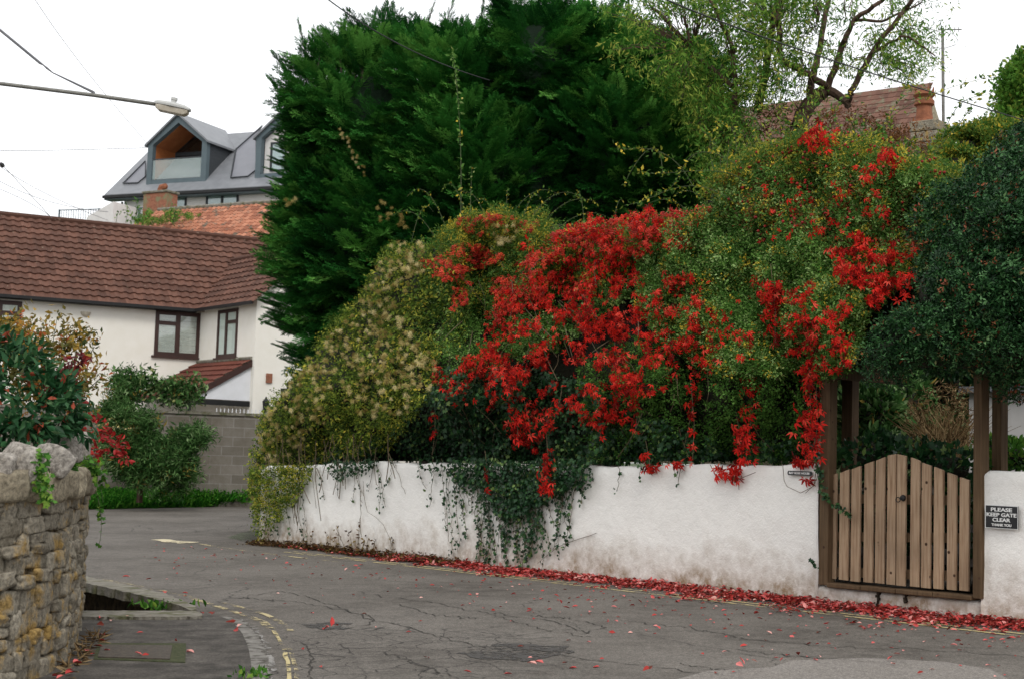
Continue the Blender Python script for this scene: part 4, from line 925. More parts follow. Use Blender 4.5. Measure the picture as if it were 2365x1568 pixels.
# ---- street lamp on a bracket arm
YL = 20
sl_ = thing('street_lamp', 'grey street lamp on a long bracket arm against the sky', 'street lamp', P(-300, 160, YL))
mb = MB(); mb.tube([P(-300, 155, YL), P(0, 194, YL), P(218, 221, YL), P(362, 242, YL)], .028, 10); mb.build('arm', M['metal'], sl_, smooth=True)
mb = MB(); mb.tube([P(-100, -12, YL), P(92, 146, YL), P(100, 151, YL), P(108, 158, YL), P(122, 169, YL), P(218, 213, YL) * .0 + P(216, 214, YL)], [.02, .02, .01, .016, .009, .02], 6)
mb.tube([P(216, 213, YL), P(217, 224, YL)], .022, 8); mb.build('stay', M['greycable'], sl_)
mb = MB(); mb.tube([P(-305, 2100, YL), P(-300, 60, YL)], .09, 10); mb.build('pole', M['metal'], sl_)
la = P(357, 241, YL); lb = P(439, 258, YL - .0); ax = unit(lb - la); LL = np.linalg.norm(lb - la); sd_ = np.array([0, 1, 0.0]); upv = np.cross(ax, sd_); upv = upv if upv[2] > 0 else -upv
def lp(x, y, z): return la + ax * x * LL + sd_ * y + upv * z
def loftx(secs, mb):
    n = len(secs[0]); V = [p for s__ in secs for p in s__]
    mb.add(V, [(i * n + j, i * n + (j + 1) % n, (i + 1) * n + (j + 1) % n, (i + 1) * n + j) for i in range(len(secs) - 1) for j in range(n)] + [tuple(range(n))[::-1], tuple((len(secs) - 1) * n + j for j in range(n))])
mb = MB(); loftx([[lp(x, y * w_, z * h_ + .0) for y, z in ((-.5, 0), (-.5, .5), (-.35, 1), (.35, 1), (.5, .5), (.5, 0))] for x, w_, h_ in ((0, .1, .045), (.12, .17, .06), (.5, .22, .07), (.85, .2, .06), (1, .12, .035))], mb)
hs_ = mb.build('housing', M['lamp_body'], sl_, bevel=.006)
mb = MB(); loftx([[lp(x, y * w_, -z) for y, z in ((-.5, .003), (-.42, h_), (.42, h_), (.5, .003))] for x, w_, h_ in ((.06, .14, .05), (.16, .18, .085), (.85, .18, .085), (.96, .14, .05))], mb); mb.build('lens', M['lamp_lens'], sl_, bevel=.01)
mb = MB(); c = lp(.5, 0, .07); mb.tube([c, c + upv * .035, c + upv * .04, c + upv * .075], [.04, .04, .048, .046], 12); mb.build('photocell', M['lamp_body'], hs_)
# ---- overhead wires
def wire(name, label, pts, r_, mat='cable'):
    mb = MB(); p = np.array([P(*q) for q in pts]); 
    if len(p) > 2:   # smooth
        q = np.linspace(0, 1, 24); tt = np.linspace(0, 1, len(p)); p = np.stack([np.polyval(np.polyfit(tt, p[:, i], min(2, len(p) - 1)), q) for i in range(3)], 1)
    mb.tube(list(p), r_, 5); tag(mb.build(name, M[mat]), label, 'cable')
wire('overhead_cable', 'black overhead cable passing from the top edge down across the cypress', [(700, -45, 17), (845, 55, 19), (990, 140, 21), (1130, 185, 23)], .009)
wire('overhead_cable', 'long black overhead cable sagging across the tree and red roof on the right', [(1480, -22, 15), (1790, 90, 18), (2000, 170, 20), (2400, 288, 24)], .010)
wire('overhead_wire', 'thin wire running steeply from the top edge to the left dormer gable', [(75, -10, 40), (200, 165, 50), (340, 332, 63)], .009, 'greycable')
wire('overhead_wire', 'faint wire running level to the eave of the left dormer', [(-30, 349, 50), (160, 347, 56), (338, 342, 63)], .012, 'greycable')
wire('overhead_wire', 'wire falling from the left edge to the railing, crossing the others', [(-20, 408, 45), (110, 465, 48), (250, 490, 52)], .009, 'greycable')
wire('overhead_wire', 'steep thin wire from the small insulator down to the brown roof', [(0, 376, 42), (60, 440, 43), (120, 505, 44)], .009, 'greycable')
wire('overhead_wire', 'wire dropping from the left edge towards the foot of the railing', [(-20, 370, 45), (100, 445, 50), (250, 510, 56)], .009, 'greycable')
wire('overhead_wire', 'lowest thin wire at the left edge above the brown roof', [(-20, 430, 42), (60, 465, 43), (115, 500, 44)], .008, 'greycable')
mb = MB(); mb.tube([P(1, 378, 42), P(5, 382, 42), P(8, 386, 42)], [.05, .07, .05], 8); tag(mb.build('insulator', M['gutter']), 'small black insulator on the wire at the left edge', 'insulator')

#=====================================================================================================
# RUBBLE WALL ON THE LEFT
#=====================================================================================================
path = np.array([(-5.2, 6.6), (-4.0, 7.45), (-3.3, 7.9), (-2.98, 8.35), (-2.9, 8.9), (-2.97, 9.6), (-3.1, 10.3), (-3.36, 11.3), (-3.85, 12.6), (-4.8, 14.6)])
def smooth_path(p, n):
    for _ in range(3): p = np.concatenate([p[:1], np.repeat(p[1:-1], 2, 0) * .75 + np.stack([p[:-2], p[2:]], 1).reshape(-1, 2) * .25, p[-1:]])
    return strand(p, n)
sp_ = smooth_path(path, 400); dL_ = np.concatenate([[0], np.cumsum(np.linalg.norm(np.diff(sp_, axis=0), axis=1))]); TL = dL_[-1]
def pw_(s): return np.array([np.interp(s, dL_, sp_[:, 0]), np.interp(s, dL_, sp_[:, 1])])
def pdir(s): d = pw_(min(s + .08, TL)) - pw_(max(s - .08, 0)); return d / np.linalg.norm(d)
def SW(s, o, z):   # o outward (towards the road)
    p = pw_(s); d = pdir(s); nrm = np.array([d[1], -d[0]]); q = p + nrm * o; return np.array([q[0], q[1], z])
HW = 1.17
def hw(s): return HW + .02 * math.sin(s * 2.3)
rw = thing('rubble_wall', 'rough lichen covered rubble stone wall curving away at the left', 'wall', SW(3, 0, gz(-3)))
mb = MB(); n = 60; ss = np.linspace(0, TL, n); rows = [(.022, -.8), (.022, .6), (.022, HW), (-.4, HW), (-.4, -.8)]
mb.add([SW(s, o, z) for s in ss for o, z in rows], [(i * 5 + j, (i + 1) * 5 + j, (i + 1) * 5 + j + 1, i * 5 + j + 1) for i in range(n - 1) for j in range(4)])
mb.build('mortar_core', M['mortar'], rw)
# rounded irregular stone template
def stone_verts(n=4):
    V = []; idx = {}; Fc = []
    for ax_ in range(3):
        for sg_ in (-1, 1):
            for i in range(n + 1):
                for j in range(n + 1):
                    p = [0, 0, 0]; p[ax_] = sg_; p[(ax_ + 1) % 3] = -1 + 2 * i / n; p[(ax_ + 2) % 3] = -1 + 2 * j / n
                    idx[(ax_, sg_, i, j)] = V.index(p) if p in V else len(V)
                    if p not in V: V.append(p)
            for i in range(n):
                for j in range(n):
                    q = [idx[(ax_, sg_, i, j)], idx[(ax_, sg_, i + 1, j)], idx[(ax_, sg_, i + 1, j + 1)], idx[(ax_, sg_, i, j + 1)]]
                    Fc.append(tuple(q if sg_ > 0 else q[::-1]))
    V = np.array(V, float); nrm = (np.abs(V) ** 8.0).sum(1) ** (1 / 8.0); return V / nrm[:, None], Fc
SV, SF = stone_verts(7)
def stone(mb, s, z, w_, h_, dpt, k, o=0, rough=.16):
    V = SV.copy(); nz_ = vn3(SV * 1.4 + 7.3 * k, k % 11); V = V * (1 + (nz_[:, None] - .5) * rough * 2.0); nz2 = vn3(SV * 3.7 + 3.1 * k, 2); V = V * (1 + (nz2[:, None] - .5) * rough * 1.6); V = V * (1 + (vn3(SV * 8 + 1.7 * k, 5)[:, None] - .5) * rough * .9)
    a = random.uniform(-.12, .12); x = V[:, 0] * w_ / 2; y = V[:, 2] * h_ / 2; x, y = x * math.cos(a) - y * math.sin(a), x * math.sin(a) + y * math.cos(a)
    mb.add([SW(min(max(s + x[i], 0), TL), o + V[i, 1] * dpt, z + y[i]) for i in range(len(V))], SF, random.random())
mb = MB(); z_ = -.12; k = 0
while z_ < HW - .03:
    h_ = random.uniform(.075, .165); s_ = 1.2 + random.uniform(0, .2)
    while s_ < TL - .3:
        w_ = random.uniform(.11, .34) * (1.0 if h_ > .1 else .8); k += 1
        if random.random() < .25 and h_ > .12:
            stone(mb, s_ + w_ / 2, z_ + h_ * .27, w_ * .98, h_ * .56, random.uniform(.04, .09), k); stone(mb, s_ + w_ / 2, z_ + h_ * .77, w_ * .96, h_ * .5, random.uniform(.04, .09), k + 500)
        else: stone(mb, s_ + w_ / 2, z_ + h_ / 2 + random.uniform(-.02, .02), w_ * 1.0, h_ * random.uniform(.9, 1.15), random.uniform(.045, .085), k)
        s_ += w_ + .008
    z_ += h_ * .96
mb.build('stones', M['stone'], rw, smooth=True)
s_ = 1.0
while s_ < TL - .4:
    w_ = random.uniform(.36, .62); mb = MB(); k += 1; stone(mb, s_ + w_ / 2, HW + .06, w_ * 1.03, .2, .28, k, -.16, .09); mb.build('coping_stone', M['coping'], rw, smooth=True); s_ += w_
# raised bed behind the wall
mb = MB(); mb.add([SW(s, -.3, HW - .02) for s in np.linspace(0, TL, 20)] + [(-14, 16, 1.3), (-14, 6, 1.3)], [tuple(range(22))]); tag(mb.build('raised_bed', M['soil']), kind='structure')
def boulder(label, px, py, Y, rx, ry, rz_, k, yaw=.3):
    c = P(px, py, Y); V = SV * .74 * (1 + (vn3(SV * 1.3 + k * 5.1, k)[:, None] - .5) * .6) * (1 + (vn3(SV * 3.1 + k, 3)[:, None] - .5) * .28)
    m_ = Matrix.Rotation(yaw, 3, 'Z') @ Matrix.Rotation(yaw * .8, 3, 'Y'); V = (np.array(m_) @ (V * [rx, ry, rz_]).T).T
    me = bpy.data.meshes.new('boulder'); me.from_pydata((V).tolist(), [], SF); me.polygons.foreach_set('use_smooth', [True] * len(me.polygons)); o = link('boulder', me, M['boulder']); o.location = Vector(c)
    md = o.modifiers.new('s', 'SUBSURF'); md.levels = md.render_levels = 1
    tag(o, label, 'boulder', 'boulders on the rubble wall')
boulder('big pale grey boulder, the second from the left edge on the rubble wall', 48, 1068, 8.6, .14, .15, .15, 1, .5)
boulder('brown grey boulder right of the big pale one, pointing right', 115, 1066, 8.9, .15, .14, .12, 2, .6)
boulder('small low boulder cut by the left edge on the rubble wall', 2, 1078, 8.4, .10, .14, .11, 3, .2)
boulder('upright rough boulder at the right end of the rockery under the shrub', 184, 1030, 10.2, .09, .12, .15, 4, .1)
boulder('squat boulder behind the coping near the wall bend', 150, 1040, 9.6, .12, .14, .13, 5, -.3)

#=====================================================================================================
# VEGETATION
#=====================================================================================================
OUT = -WF.n; UPV = np.array([0, 0, 1.0])
def hedge_o(px, z, k=0):
    """set back of the leafy surface behind the wall front, metres"""
    b_ = np.where(z < 2.4, .75 - 1.0 * np.clip((z - 1.25) / 1.05, 0, 1) ** .8, -.25 + .42 * (z - 2.4))
    return b_ + (fbm(px / 95., z * 1.1, 20) - .5) * 1.15 + (vn(px / 30., z * 3.3, 23) - .5) * .3
WN = WF.n
def Hpt(px, py, extra=0, oo=None):
    """points on the hedge surface seen at px,py"""
    d = rays(px, py); t0_ = (WF.p - CAM) @ WN / (d @ WN); z = CAM[2] + d[:, 2] * t0_
    o = hedge_o(px, z) if oo is None else np.broadcast_to(oo, px.shape)
    o = o + extra; t_ = ((WF.p - CAM) @ WN + o) / (d @ WN); return CAM + d * t_[:, None]
HEDGE = [(592, 1120), (606, 975), (650, 905), (705, 845), (775, 755), (825, 705), (870, 620), (915, 580), (1000, 570), (1080, 525), (1200, 515), (1300, 525), (1450, 515), (1600, 510), (1650, 440), (1720, 390), (1850, 350), (2000, 375), (2130, 420), (2200, 450), (2230, 560), (2190, 690), (2120, 800), (1990, 848), (1900, 862), (1882, 1062), (1600, 1064), (1350, 1066), (1180, 1062), (880, 1060), (760, 1070), (700, 1120), (620, 1170)]
def hull(name, parent, poly, step, oo=None, back=1.1, front=.45, mat='twigs', pt=Hpt):
    poly = np.array(poly, float); lo = poly.min(0); hi = poly.max(0); xs = np.arange(lo[0], hi[0] + step, step); ys = np.arange(lo[1], hi[1] + step, step)
    ix = {}; cells = []
    cx, cy = np.meshgrid((xs[:-1] + xs[1:]) / 2, (ys[:-1] + ys[1:]) / 2, indexing='ij'); ins = inpoly(cx, cy, poly)
    X, Y = np.meshgrid(xs, ys, indexing='ij'); A = pt(X.ravel(), Y.ravel(), front); B = pt(X.ravel(), Y.ravel(), front + back); m_ = len(ys); nn = len(A)
    V = np.concatenate([A, B]); Fc = []
    for i in range(ins.shape[0]):
        for j in range(ins.shape[1]):
            if not ins[i, j]: continue
            a, b_, c, d = i * m_ + j, (i + 1) * m_ + j, (i + 1) * m_ + j + 1, i * m_ + j + 1
            Fc.append((a, d, c, b_)); Fc.append((nn + a, nn + b_, nn + c, nn + d))
            for (di, dj, e0, e1) in ((-1, 0, a, d), (1, 0, c, b_), (0, -1, b_, a), (0, 1, d, c)):
                ii, jj = i + di, j + dj
                if not (0 <= ii < ins.shape[0] and 0 <= jj < ins.shape[1] and ins[ii, jj]): Fc.append((e0, e1, nn + e1, nn + e0))
    used = sorted({v for f in Fc for v in f}); mp = {v: i for i, v in enumerate(used)}
    me = bpy.data.meshes.new(name); me.from_pydata(V[used].tolist(), [], [tuple(mp[v] for v in f) for f in Fc]); me.update()
    return link(name, me, M[mat], parent)
def orient(n, out=1.0, upb=.5, jit=.6, droop=.4, base=None):
    base = OUT if base is None else base
    nr = unit(base * out + UPV * upb + rng.normal(0, jit, (n, 3))); d = unit(-UPV * droop + base * .35 + rng.normal(0, .8, (n, 3))); return basis(d, nr)
def patch_(poly, n, tm, size, clump=.5, cs=30, k=0, edge=14, depth=(-.1, .35), upb=.5, jit=.6, droop=.4, rnd=None, sv=.35, oo=None, rlo=0, rhi=1):
    x, y = samp(poly, n, clump, cs, k, edge); n = len(x); e = rng.uniform(depth[0], depth[1], n)
    p = Hpt(x, y, e, oo); s_ = size * rng.uniform(1 - sv, 1 + sv, n)
    return scatter('', tm, p, orient(n, 1, upb, jit, droop), s_, None, None, rng.uniform(rlo, rhi, n) * (.6 + .75 * fbm(x / 40, y / 40, k + 2)))
PAL = palmate_t(); IVY = ivy_t(); LF = leaf_t(); LF2 = leaf2_t(); FL = fluff_t(); CL8 = [cluster_t(9, .42, s_, .55) for s_ in (1, 2, 3)]
CLN = [cluster_t(9, .5, s_, .32) for s_ in (4, 5)]

# --- hedge of mixed shrubs (dark inner mass, small green leaves)
hd = thing('mixed_hedge', 'tall green small leaved hedge rising above the white wall and gate', 'hedge', WF.w(7, .6, 1.2))
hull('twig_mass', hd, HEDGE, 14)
G1 = [(1475, 700), (1480, 590), (1560, 520), (1640, 480), (1700, 410), (1780, 370), (1900, 355), (2100, 395), (2205, 425), (2220, 480), (2170, 560), (2090, 640), (2000, 720), (1960, 850), (1800, 860), (1650, 850), (1540, 790)]
G2 = [(1340, 820), (1560, 760), (1900, 780), (1960, 850), (1890, 880), (1875, 1065), (1350, 1065)]
GALL = [(985, 575), (1080, 520), (1300, 520), (1600, 490), (1500, 640), (1300, 800), (1000, 900), (960, 760)]
pts = [patch_(G1, 10500, CL8[i], .075, .5, 30, i, 16, (-.26, .25), rlo=.0) for i in range(3)]
pts += [patch_(G2, 1000, CL8[i], .075, .7, 30, 5 + i, 10, (-.1, .3), rhi=.55) for i in range(3)]  # low recess: its shade is put into the darker leaf tones
pts += [patch_(GALL, 2200, CL8[i], .075, .6, 30, 8 + i, 14, (-.0, .35), rhi=.85) for i in range(3)]
foliage('foliage', pts, M['L_green'], hd)
mb = MB()
for k in range(150):
    x = random.uniform(1000, 2150); y = random.uniform(560, 1000)
    if not inpoly(np.array([x]), np.array([y]), HEDGE)[0]: continue
    L = random.uniform(40, 120); a = random.uniform(-.9, .9); xs = np.array([x, x + L * .5 * math.sin(a) + random.uniform(-8, 8), x + L * math.sin(a)]); ys = np.array([y, y + L * .5 * math.cos(a), y + L * math.cos(a)])
    ys = np.minimum(ys, 1055); mb.tube(strand(Hpt(xs, ys, random.uniform(-.15, .1)), 6), random.uniform(.003, .006), 4)
mb.build('stems', M['stem'], hd)
RUST = [(1640, 420), (1800, 360), (2000, 380), (2130, 420), (2120, 560), (2080, 640), (1900, 560), (1700, 520)]
foliage('rusty_foliage', [patch_(RUST, 2200, CL8[i], .075, .9, 40, 60 + i, 16, (-.2, .2)) for i in range(2)], M['L_rust'], hd)

# --- virginia creeper
vc = thing('virginia_creeper', 'scarlet leaved creeper spilling down over the hedge and wall', 'creeper', WF.w(6, .2, 2.0))
RED = [([(1105, 800), (1150, 690), (1230, 630), (1300, 600), (1400, 590), (1490, 620), (1500, 700), (1460, 760), (1340, 800), (1250, 850), (1160, 900), (1060, 860)], 1000, .7, 26),
       ([(1020, 860), (1120, 790), (1200, 850), (1180, 960), (1120, 960), (1020, 900)], 200, .8, 26),
       ([(1180, 840), (1330, 780), (1500, 700), (1570, 800), (1540, 900), (1440, 980), (1300, 990), (1200, 1040), (1150, 960)], 750, .8, 34),
       ([(1340, 500), (1480, 490), (1620, 480), (1600, 560), (1500, 620), (1350, 600), (1280, 560)], 420, .7, 26),
       ([(1915, 580), (1985, 540), (2060, 585), (2110, 650), (2080, 700), (2010, 700), (1960, 690)], 360, .6, 26),
       ([(1830, 740), (1860, 690), (1960, 700), (1950, 780), (1960, 850), (1880, 860), (1830, 840)], 210, .8, 26), ([(1740, 650), (1860, 640), (1900, 720), (1840, 800), (1720, 720)], 130, .8, 26), ([(1480, 640), (1620, 640), (1640, 760), (1560, 800), (1470, 740)], 170, .9, 26),
       ([(1560, 760), (1700, 690), (1850, 650), (1860, 720), (1760, 800), (1640, 900), (1570, 900)], 130, .9, 34),
       ([(1850, 310), (1900, 285), (1935, 330), (1900, 360), (1840, 345)], 75, .5, 20), ([(2000, 380), (2060, 335), (2095, 350), (2060, 400), (2010, 410)], 60, .6, 20),
       ([(1985, 400), (2040, 390), (2045, 520), (2000, 500)], 45, .8, 24), ([(2060, 560), (2120, 520), (2130, 570), (2080, 600)], 30, .8, 20), ([(1750, 440), (1960, 420), (1960, 560), (1760, 560)], 40, .9, 20)]
pts = [patch_(poly, n_, PAL, .046, min(1, cl + .2), cs, 30 + i, 38, (-.28, .05) if i < 4 else (-.5, -.2), .35, .7, 1.1, sv=.45) for i, (poly, n_, cl, cs) in enumerate([(a_, int(b_ * 1.65), c_, d_) for a_, b_, c_, d_ in RED])]
pts.append(patch_([(1190, 560), (1350, 520), (1480, 540), (1500, 640), (1400, 680), (1180, 690)], 260, PAL, .06, .6, 26, 47, 14, (-.2, .05)))
# hanging red strands
hang = [(1868, 862, 1866, 1062, 30, 84), (1885, 920, 1880, 1040, 18, 22), (1735, 865, 1722, 1070, 24, 70), (1700, 980, 1712, 1065, 14, 24), (1595, 900, 1600, 1060, 10, 20), (1262, 1030, 1262, 1142, 20, 60), (1470, 900, 1466, 1000, 14, 26),
        (1380, 900, 1390, 1010, 10, 14), (1185, 920, 1195, 1030, 18, 34), (1000, 940, 998, 1050, 12, 16), (1490, 1040, 1500, 1095, 12, 12), (1120, 1070, 1124, 1130, 5, 8), (1545, 800, 1560, 880, 12, 14), (1420, 820, 1415, 960, 16, 40), (1780, 640, 1790, 800, 14, 24), (1210, 950, 1225, 1010, 12, 14)]
mbs = MB()
for k, (x0, y0, x1, y1, wd, n_) in enumerate(hang):
    t_ = rng.random(n_); x = x0 + (x1 - x0) * t_ + rng.normal(0, wd * .45, n_); y = y0 + (y1 - y0) * t_
    below = y > 1062; ex = rng.uniform(-.3, -.1, n_); p = Hpt(x, y, 0, np.where(y > 930, -.16, -.12) + rng.uniform(-.08, .05, n_))
    pts.append(scatter('', PAL, p, orient(n_, 1, .25, .4, 1.3),   .07 * rng.uniform(.5, 1.25, n_), None, None))
    q = np.array([[x0, y0 - 30], [(x0 + x1) / 2 + 6, (y0 + y1) / 2], [x1, y1]]); q = strand(q, 8); mbs.tube(Hpt(q[:, 0], q[:, 1], 0, -.12 + 0 * q[:, 0]), .004, 4)
# leaves lying over the wall top near the name plate
for (px_, py_, n_, dx, dy) in ((1690, 1090, 26, 34, 12), (1665, 1095, 10, 12, 8), (1500, 1082, 14, 14, 8), (1560, 1070, 12, 30, 4), (1850, 1066, 20, 26, 4), (1862, 1105, 5, 14, 8)):
    x = px_ + rng.normal(0, dx * .5, n_); y = py_ + rng.normal(0, dy * .6, n_); p = Hpt(x, y, 0, -.07 + 0 * x); pts.append(scatter('', PAL, p, orient(n_, 1, .2, .4, 1.2), .075 * rng.uniform(.6, 1.2, n_), None, None))
foliage('leaves', pts, M['L_red'], vc)
for q in ([(1640, 1072), (1655, 1100), (1700, 1108), (1745, 1090)], [(1808, 1075), (1812, 1120), (1850, 1138), (1882, 1120), (1890, 1090)], [(1885, 1085), (1880, 1120), (1860, 1138)]):
    q = strand(np.array(q, float), 10); mbs.tube(Hpt(q[:, 0], q[:, 1], 0, -.05 + 0 * q[:, 0]), .0035, 4)
mbs.build('stems', M['stem'], vc)

# --- firethorn with red berry clusters
py_ = thing('firethorn', 'berry laden shrub arching on the hedge top beside the cypress', 'shrub', WF.w(4.5, .8, 1.2))
BER = [([(1060, 500), (1130, 495), (1240, 510), (1240, 530), (1100, 545), (1060, 520)], 260), ([(965, 610), (1060, 565), (1150, 570), (1165, 600), (1090, 625), (1080, 700), (1045, 730), (1040, 650), (990, 640)], 420),
       ([(1280, 540), (1380, 510), (1460, 500), (1640, 480), (1630, 510), (1540, 560), (1480, 600), (1380, 590), (1290, 600), (1190, 625)], 750), ([(1130, 650), (1250, 610), (1290, 640), (1240, 700), (1170, 740), (1120, 760)], 330), ([(1000, 830), (1040, 870), (1000, 880)], 20)]
BT = cluster_t(1, 1, 1)
def berries_t():
    g = np.random.default_rng(5); V = []; Fc = []
    o_ = np.array([(1, 0, 0), (-1, 0, 0), (0, 1, 0), (0, -1, 0), (0, 0, 1), (0, 0, -1)], float); f = np.array([(0, 2, 4), (2, 1, 4), (1, 3, 4), (3, 0, 4), (2, 0, 5), (1, 2, 5), (3, 1, 5), (0, 3, 5)])
    for k in range(14): c = unit(g.normal(size=3)) * g.uniform(.3, 1) ** .5; V.append(c * .8 + o_ * .24); Fc.append(f + 6 * k)
    return np.concatenate(V), np.concatenate(Fc)
BR = berries_t()
foliage('berries', [patch_(p_, int(n_ * 1.2), BR, .036, .6, 22, 70 + i, 12, (-.2, .1)) for i, (p_, n_) in enumerate(BER)], M['L_berry'], py_)
TOPG = [(1000, 560), (1060, 505), (1170, 490), (1260, 505), (1280, 540), (1150, 580), (1040, 600)]
foliage('foliage', [patch_(TOPG, 1200, CLN[i], .085, .7, 24, 80 + i, 30, (-.15, .2), 1., .5, -.3) for i in range(2)] + [patch_([(1040, 600), (1200, 560), (1600, 500), (1500, 620), (1200, 700), (1080, 720)], 900, CLN[i], .085, .6, 24, 84 + i, 12, (-.1, .2)) for i in range(2)], M['L_rose'], py_)
# arching shoots above
def shoots(parent, specs, leaf, size, smat='greenstem', lmat='L_rose', step=5, sr=.0045, both=True, tm=None):
    mb = MB(); pts = []
    for sp in specs:
        pp = np.array(sp, float); n = max(8, int(np.linalg.norm(np.diff(pp[:, :2], axis=0), axis=1).sum() / step)); 
        # Catmull style smoothing by polynomial fit
        tt = np.linspace(0, 1, len(pp)); q = np.linspace(0, 1, n); dg = min(3, len(pp) - 1); sm = np.stack([np.polyval(np.polyfit(tt, pp[:, i], dg), q) for i in range(3)], 1)
        W = PY(sm[:, 0], sm[:, 1], sm[:, 2]); mb.tube(list(W), list(np.linspace(sr, sr * .4, n)), 4)
        k = rng.integers(0, n, int(n * 1.3)); p = W[k] + rng.normal(0, size * .25, (len(k), 3))
        pts.append(scatter('', tm or LF2, p, basis(unit(rng.normal(0, 1, (len(k), 3)) + [0, 0, -.1]), rng.normal(size=(len(k), 3))), size * rng.uniform(.6, 1.2, len(k)), None, None))
    mb.build('shoots', M[smat], parent); foliage('shoot_leaves', pts, M[lmat], parent)
YH = lambda px: float(Hpt(np.array([px * 1.0]), np.array([600.]), 0)[0, 1])
sp = []
for (a, b_) in (((1010, 560), (905, 500)), ((1040, 560), (940, 455)), ((1080, 520), (1020, 440)), ((1180, 500), (1290, 450)), ((1260, 510), (1380, 470)), ((1300, 520), (1400, 500)), ((1230, 500), (1340, 455)), ((1000, 570), (930, 600)), ((1170, 490), (1172, 450)), ((1150, 510), (1090, 470)), ((1350, 520), (1330, 455)), ((1420, 500), (1440, 470)), ((950, 560), (1000, 490)), ((1120, 500), (1060, 455)), ((1210, 500), (1250, 460)), ((1640, 480), (1560, 450)), ((1600, 500), (1500, 470))):
    y_ = YH(a[0]) + .6; sp.append([(a[0], a[1], y_), ((a[0] + b_[0]) / 2, min(a[1], b_[1]) - 6, y_), (b_[0], b_[1], y_)])
shoots(py_, sp, None, .045)

# --- tall single climbing shoots in front of the cypress
ts = thing('climbing_shoot', 'tall thin leafy shoot rising straight up before the dark cypress', 'plant', P(1062, 480, 19))
shoots(ts, [[(1064, 500, 19), (1062, 300, 19), (1052, 170, 19), (1045, 120, 19)]], None, .07, lmat='L_green', step=4, sr=.007, tm=LF2)
ts = thing('climbing_shoot', 'short leafy shoot just right of the tall one before the cypress', 'plant', P(1090, 480, 19))
shoots(ts, [[(1086, 490, 19), (1088, 430, 19), (1090, 385, 19)]], None, .055, lmat='L_green', step=5, sr=.005)

# --- rose with hips over the right part of the hedge
rs = thing('rose_bush', 'yellowing rose with red hips arching above the hedge top', 'rose', WF.w(9, .9, 1.2))
TOPR = [(1640, 440), (1660, 390), (1740, 350), (1850, 315), (1960, 325), (2100, 360), (2220, 400), (2240, 430), (2100, 430), (1900, 400), (1760, 430)]
foliage('foliage', [patch_(TOPR, 2000, CLN[i], .09, .6, 26, 90 + i, 22, (-.3, .5), .8, .6, -.1) for i in range(2)], M['L_rose'], rs)
n_ = 260; x, y = samp([(1640, 430), (1740, 320), (1960, 290), (2200, 380), (2100, 560), (1750, 560)], n_, .5, 30, 95, 20); p = Hpt(x, y, rng.uniform(-.35, -.1, n_))
hv, hf = BR[0][:6], BR[1][:8]; hv = (hv - hv.mean(0)) / .24 * .5
foliage('hips', [scatter('', (hv, hf), p, orient(n_), .045 * rng.uniform(.7, 1.1, n_), None, None)], M['L_crimson'], rs)
sp = []
YR = 15.6
sp += [[(1700, 470, YR), (1600, 430, YR), (1520, 450, YR), (1442, 475, YR - .2)], [(1720, 420, YR), (1640, 395, YR), (1545, 400, YR), (1475, 395, YR)], [(1600, 430, YR), (1520, 350, YR), (1450, 345, YR), (1425, 330, YR)], [(1530, 400, YR), (1500, 345, YR), (1455, 400, YR), (1450, 420, YR)],
       [(1650, 400, YR), (1640, 330, YR), (1660, 290, YR)], [(1760, 350, YR), (1740, 280, YR), (1770, 240, YR)], [(1900, 300, YR), (1880, 240, YR), (1850, 200, YR)], [(2000, 330, YR), (2060, 260, YR), (2100, 180, YR)], [(2150, 360, 14.5), (2220, 280, 14.5), (2245, 240, 14.5)], [(2170, 340, 14.5), (2210, 250, 14.5), (2250, 225, 14.5), (2290, 215, 14.5)],
       [(2080, 340, 14.5), (2060, 270, 14.5), (2190, 205, 14.5), (2300, 180, 14.5)], [(1820, 330, YR), (1800, 200, YR), (1805, 120, YR)], [(1960, 320, YR), (1930, 260, YR), (1980, 200, YR)], [(1700, 380, YR), (1600, 360, YR), (1560, 420, YR), (1500, 440, YR)], [(2000, 330, YR), (1970, 300, YR), (1990, 240, YR)], [(1700, 350, YR), (1690, 300, YR), (1650, 280, YR)]]
for k in range(26): a = random.uniform(1650, 2180); b_ = 400 - 60 * math.exp(-((a - 1880) / 200) ** 2) - 30; sp.append([(a, b_ + 40, YR), (a + random.uniform(-20, 20), b_ - 10, YR), (a + random.uniform(-60, 60), b_ - random.uniform(10, 60), YR)])
shoots(rs, sp, None, .06, step=5)

# --- clematis with seed heads
cl = thing('clematis', 'olive and yellow clematis with fluffy seed heads over the wall end', 'climber', WF.w(1.2, .3, 1.5))
CLE = [(578, 1150), (570, 1095), (600, 965), (640, 890), (705, 825), (772, 738), (825, 688), (862, 608), (905, 562), (985, 558), (1020, 610), (985, 700), (1010, 790), (1010, 870), (960, 950), (900, 1040), (760, 1062), (705, 1130), (650, 1200), (602, 1235)]
foliage('leaves', [patch_(CLE, 6500, LF, .06, .4, 34, 100, 14, (-.25, .3), .5, .6, .5, rlo=.1), patch_(CLE, 4500, CL8[0], .085, .5, 34, 101, 14, (-.2, .4), rhi=.8), patch_([(980, 600), (1080, 620), (1080, 780), (1000, 830), (960, 740)], 1100, LF, .055, .4, 30, 104, 12, (-.1, .2)), patch_([(575, 1080), (735, 1070), (705, 1130), (670, 1180), (612, 1236), (590, 1240)], 1300, LF, .055, .5, 26, 105, 10, (-.12, .0), oo=-.05), patch_([(575, 1080), (720, 1070), (660, 1180), (612, 1236), (590, 1240)], 500, CL8[0], .08, .5, 26, 106, 10, (-.12, .0), oo=-.05)], M['L_clem'], cl)
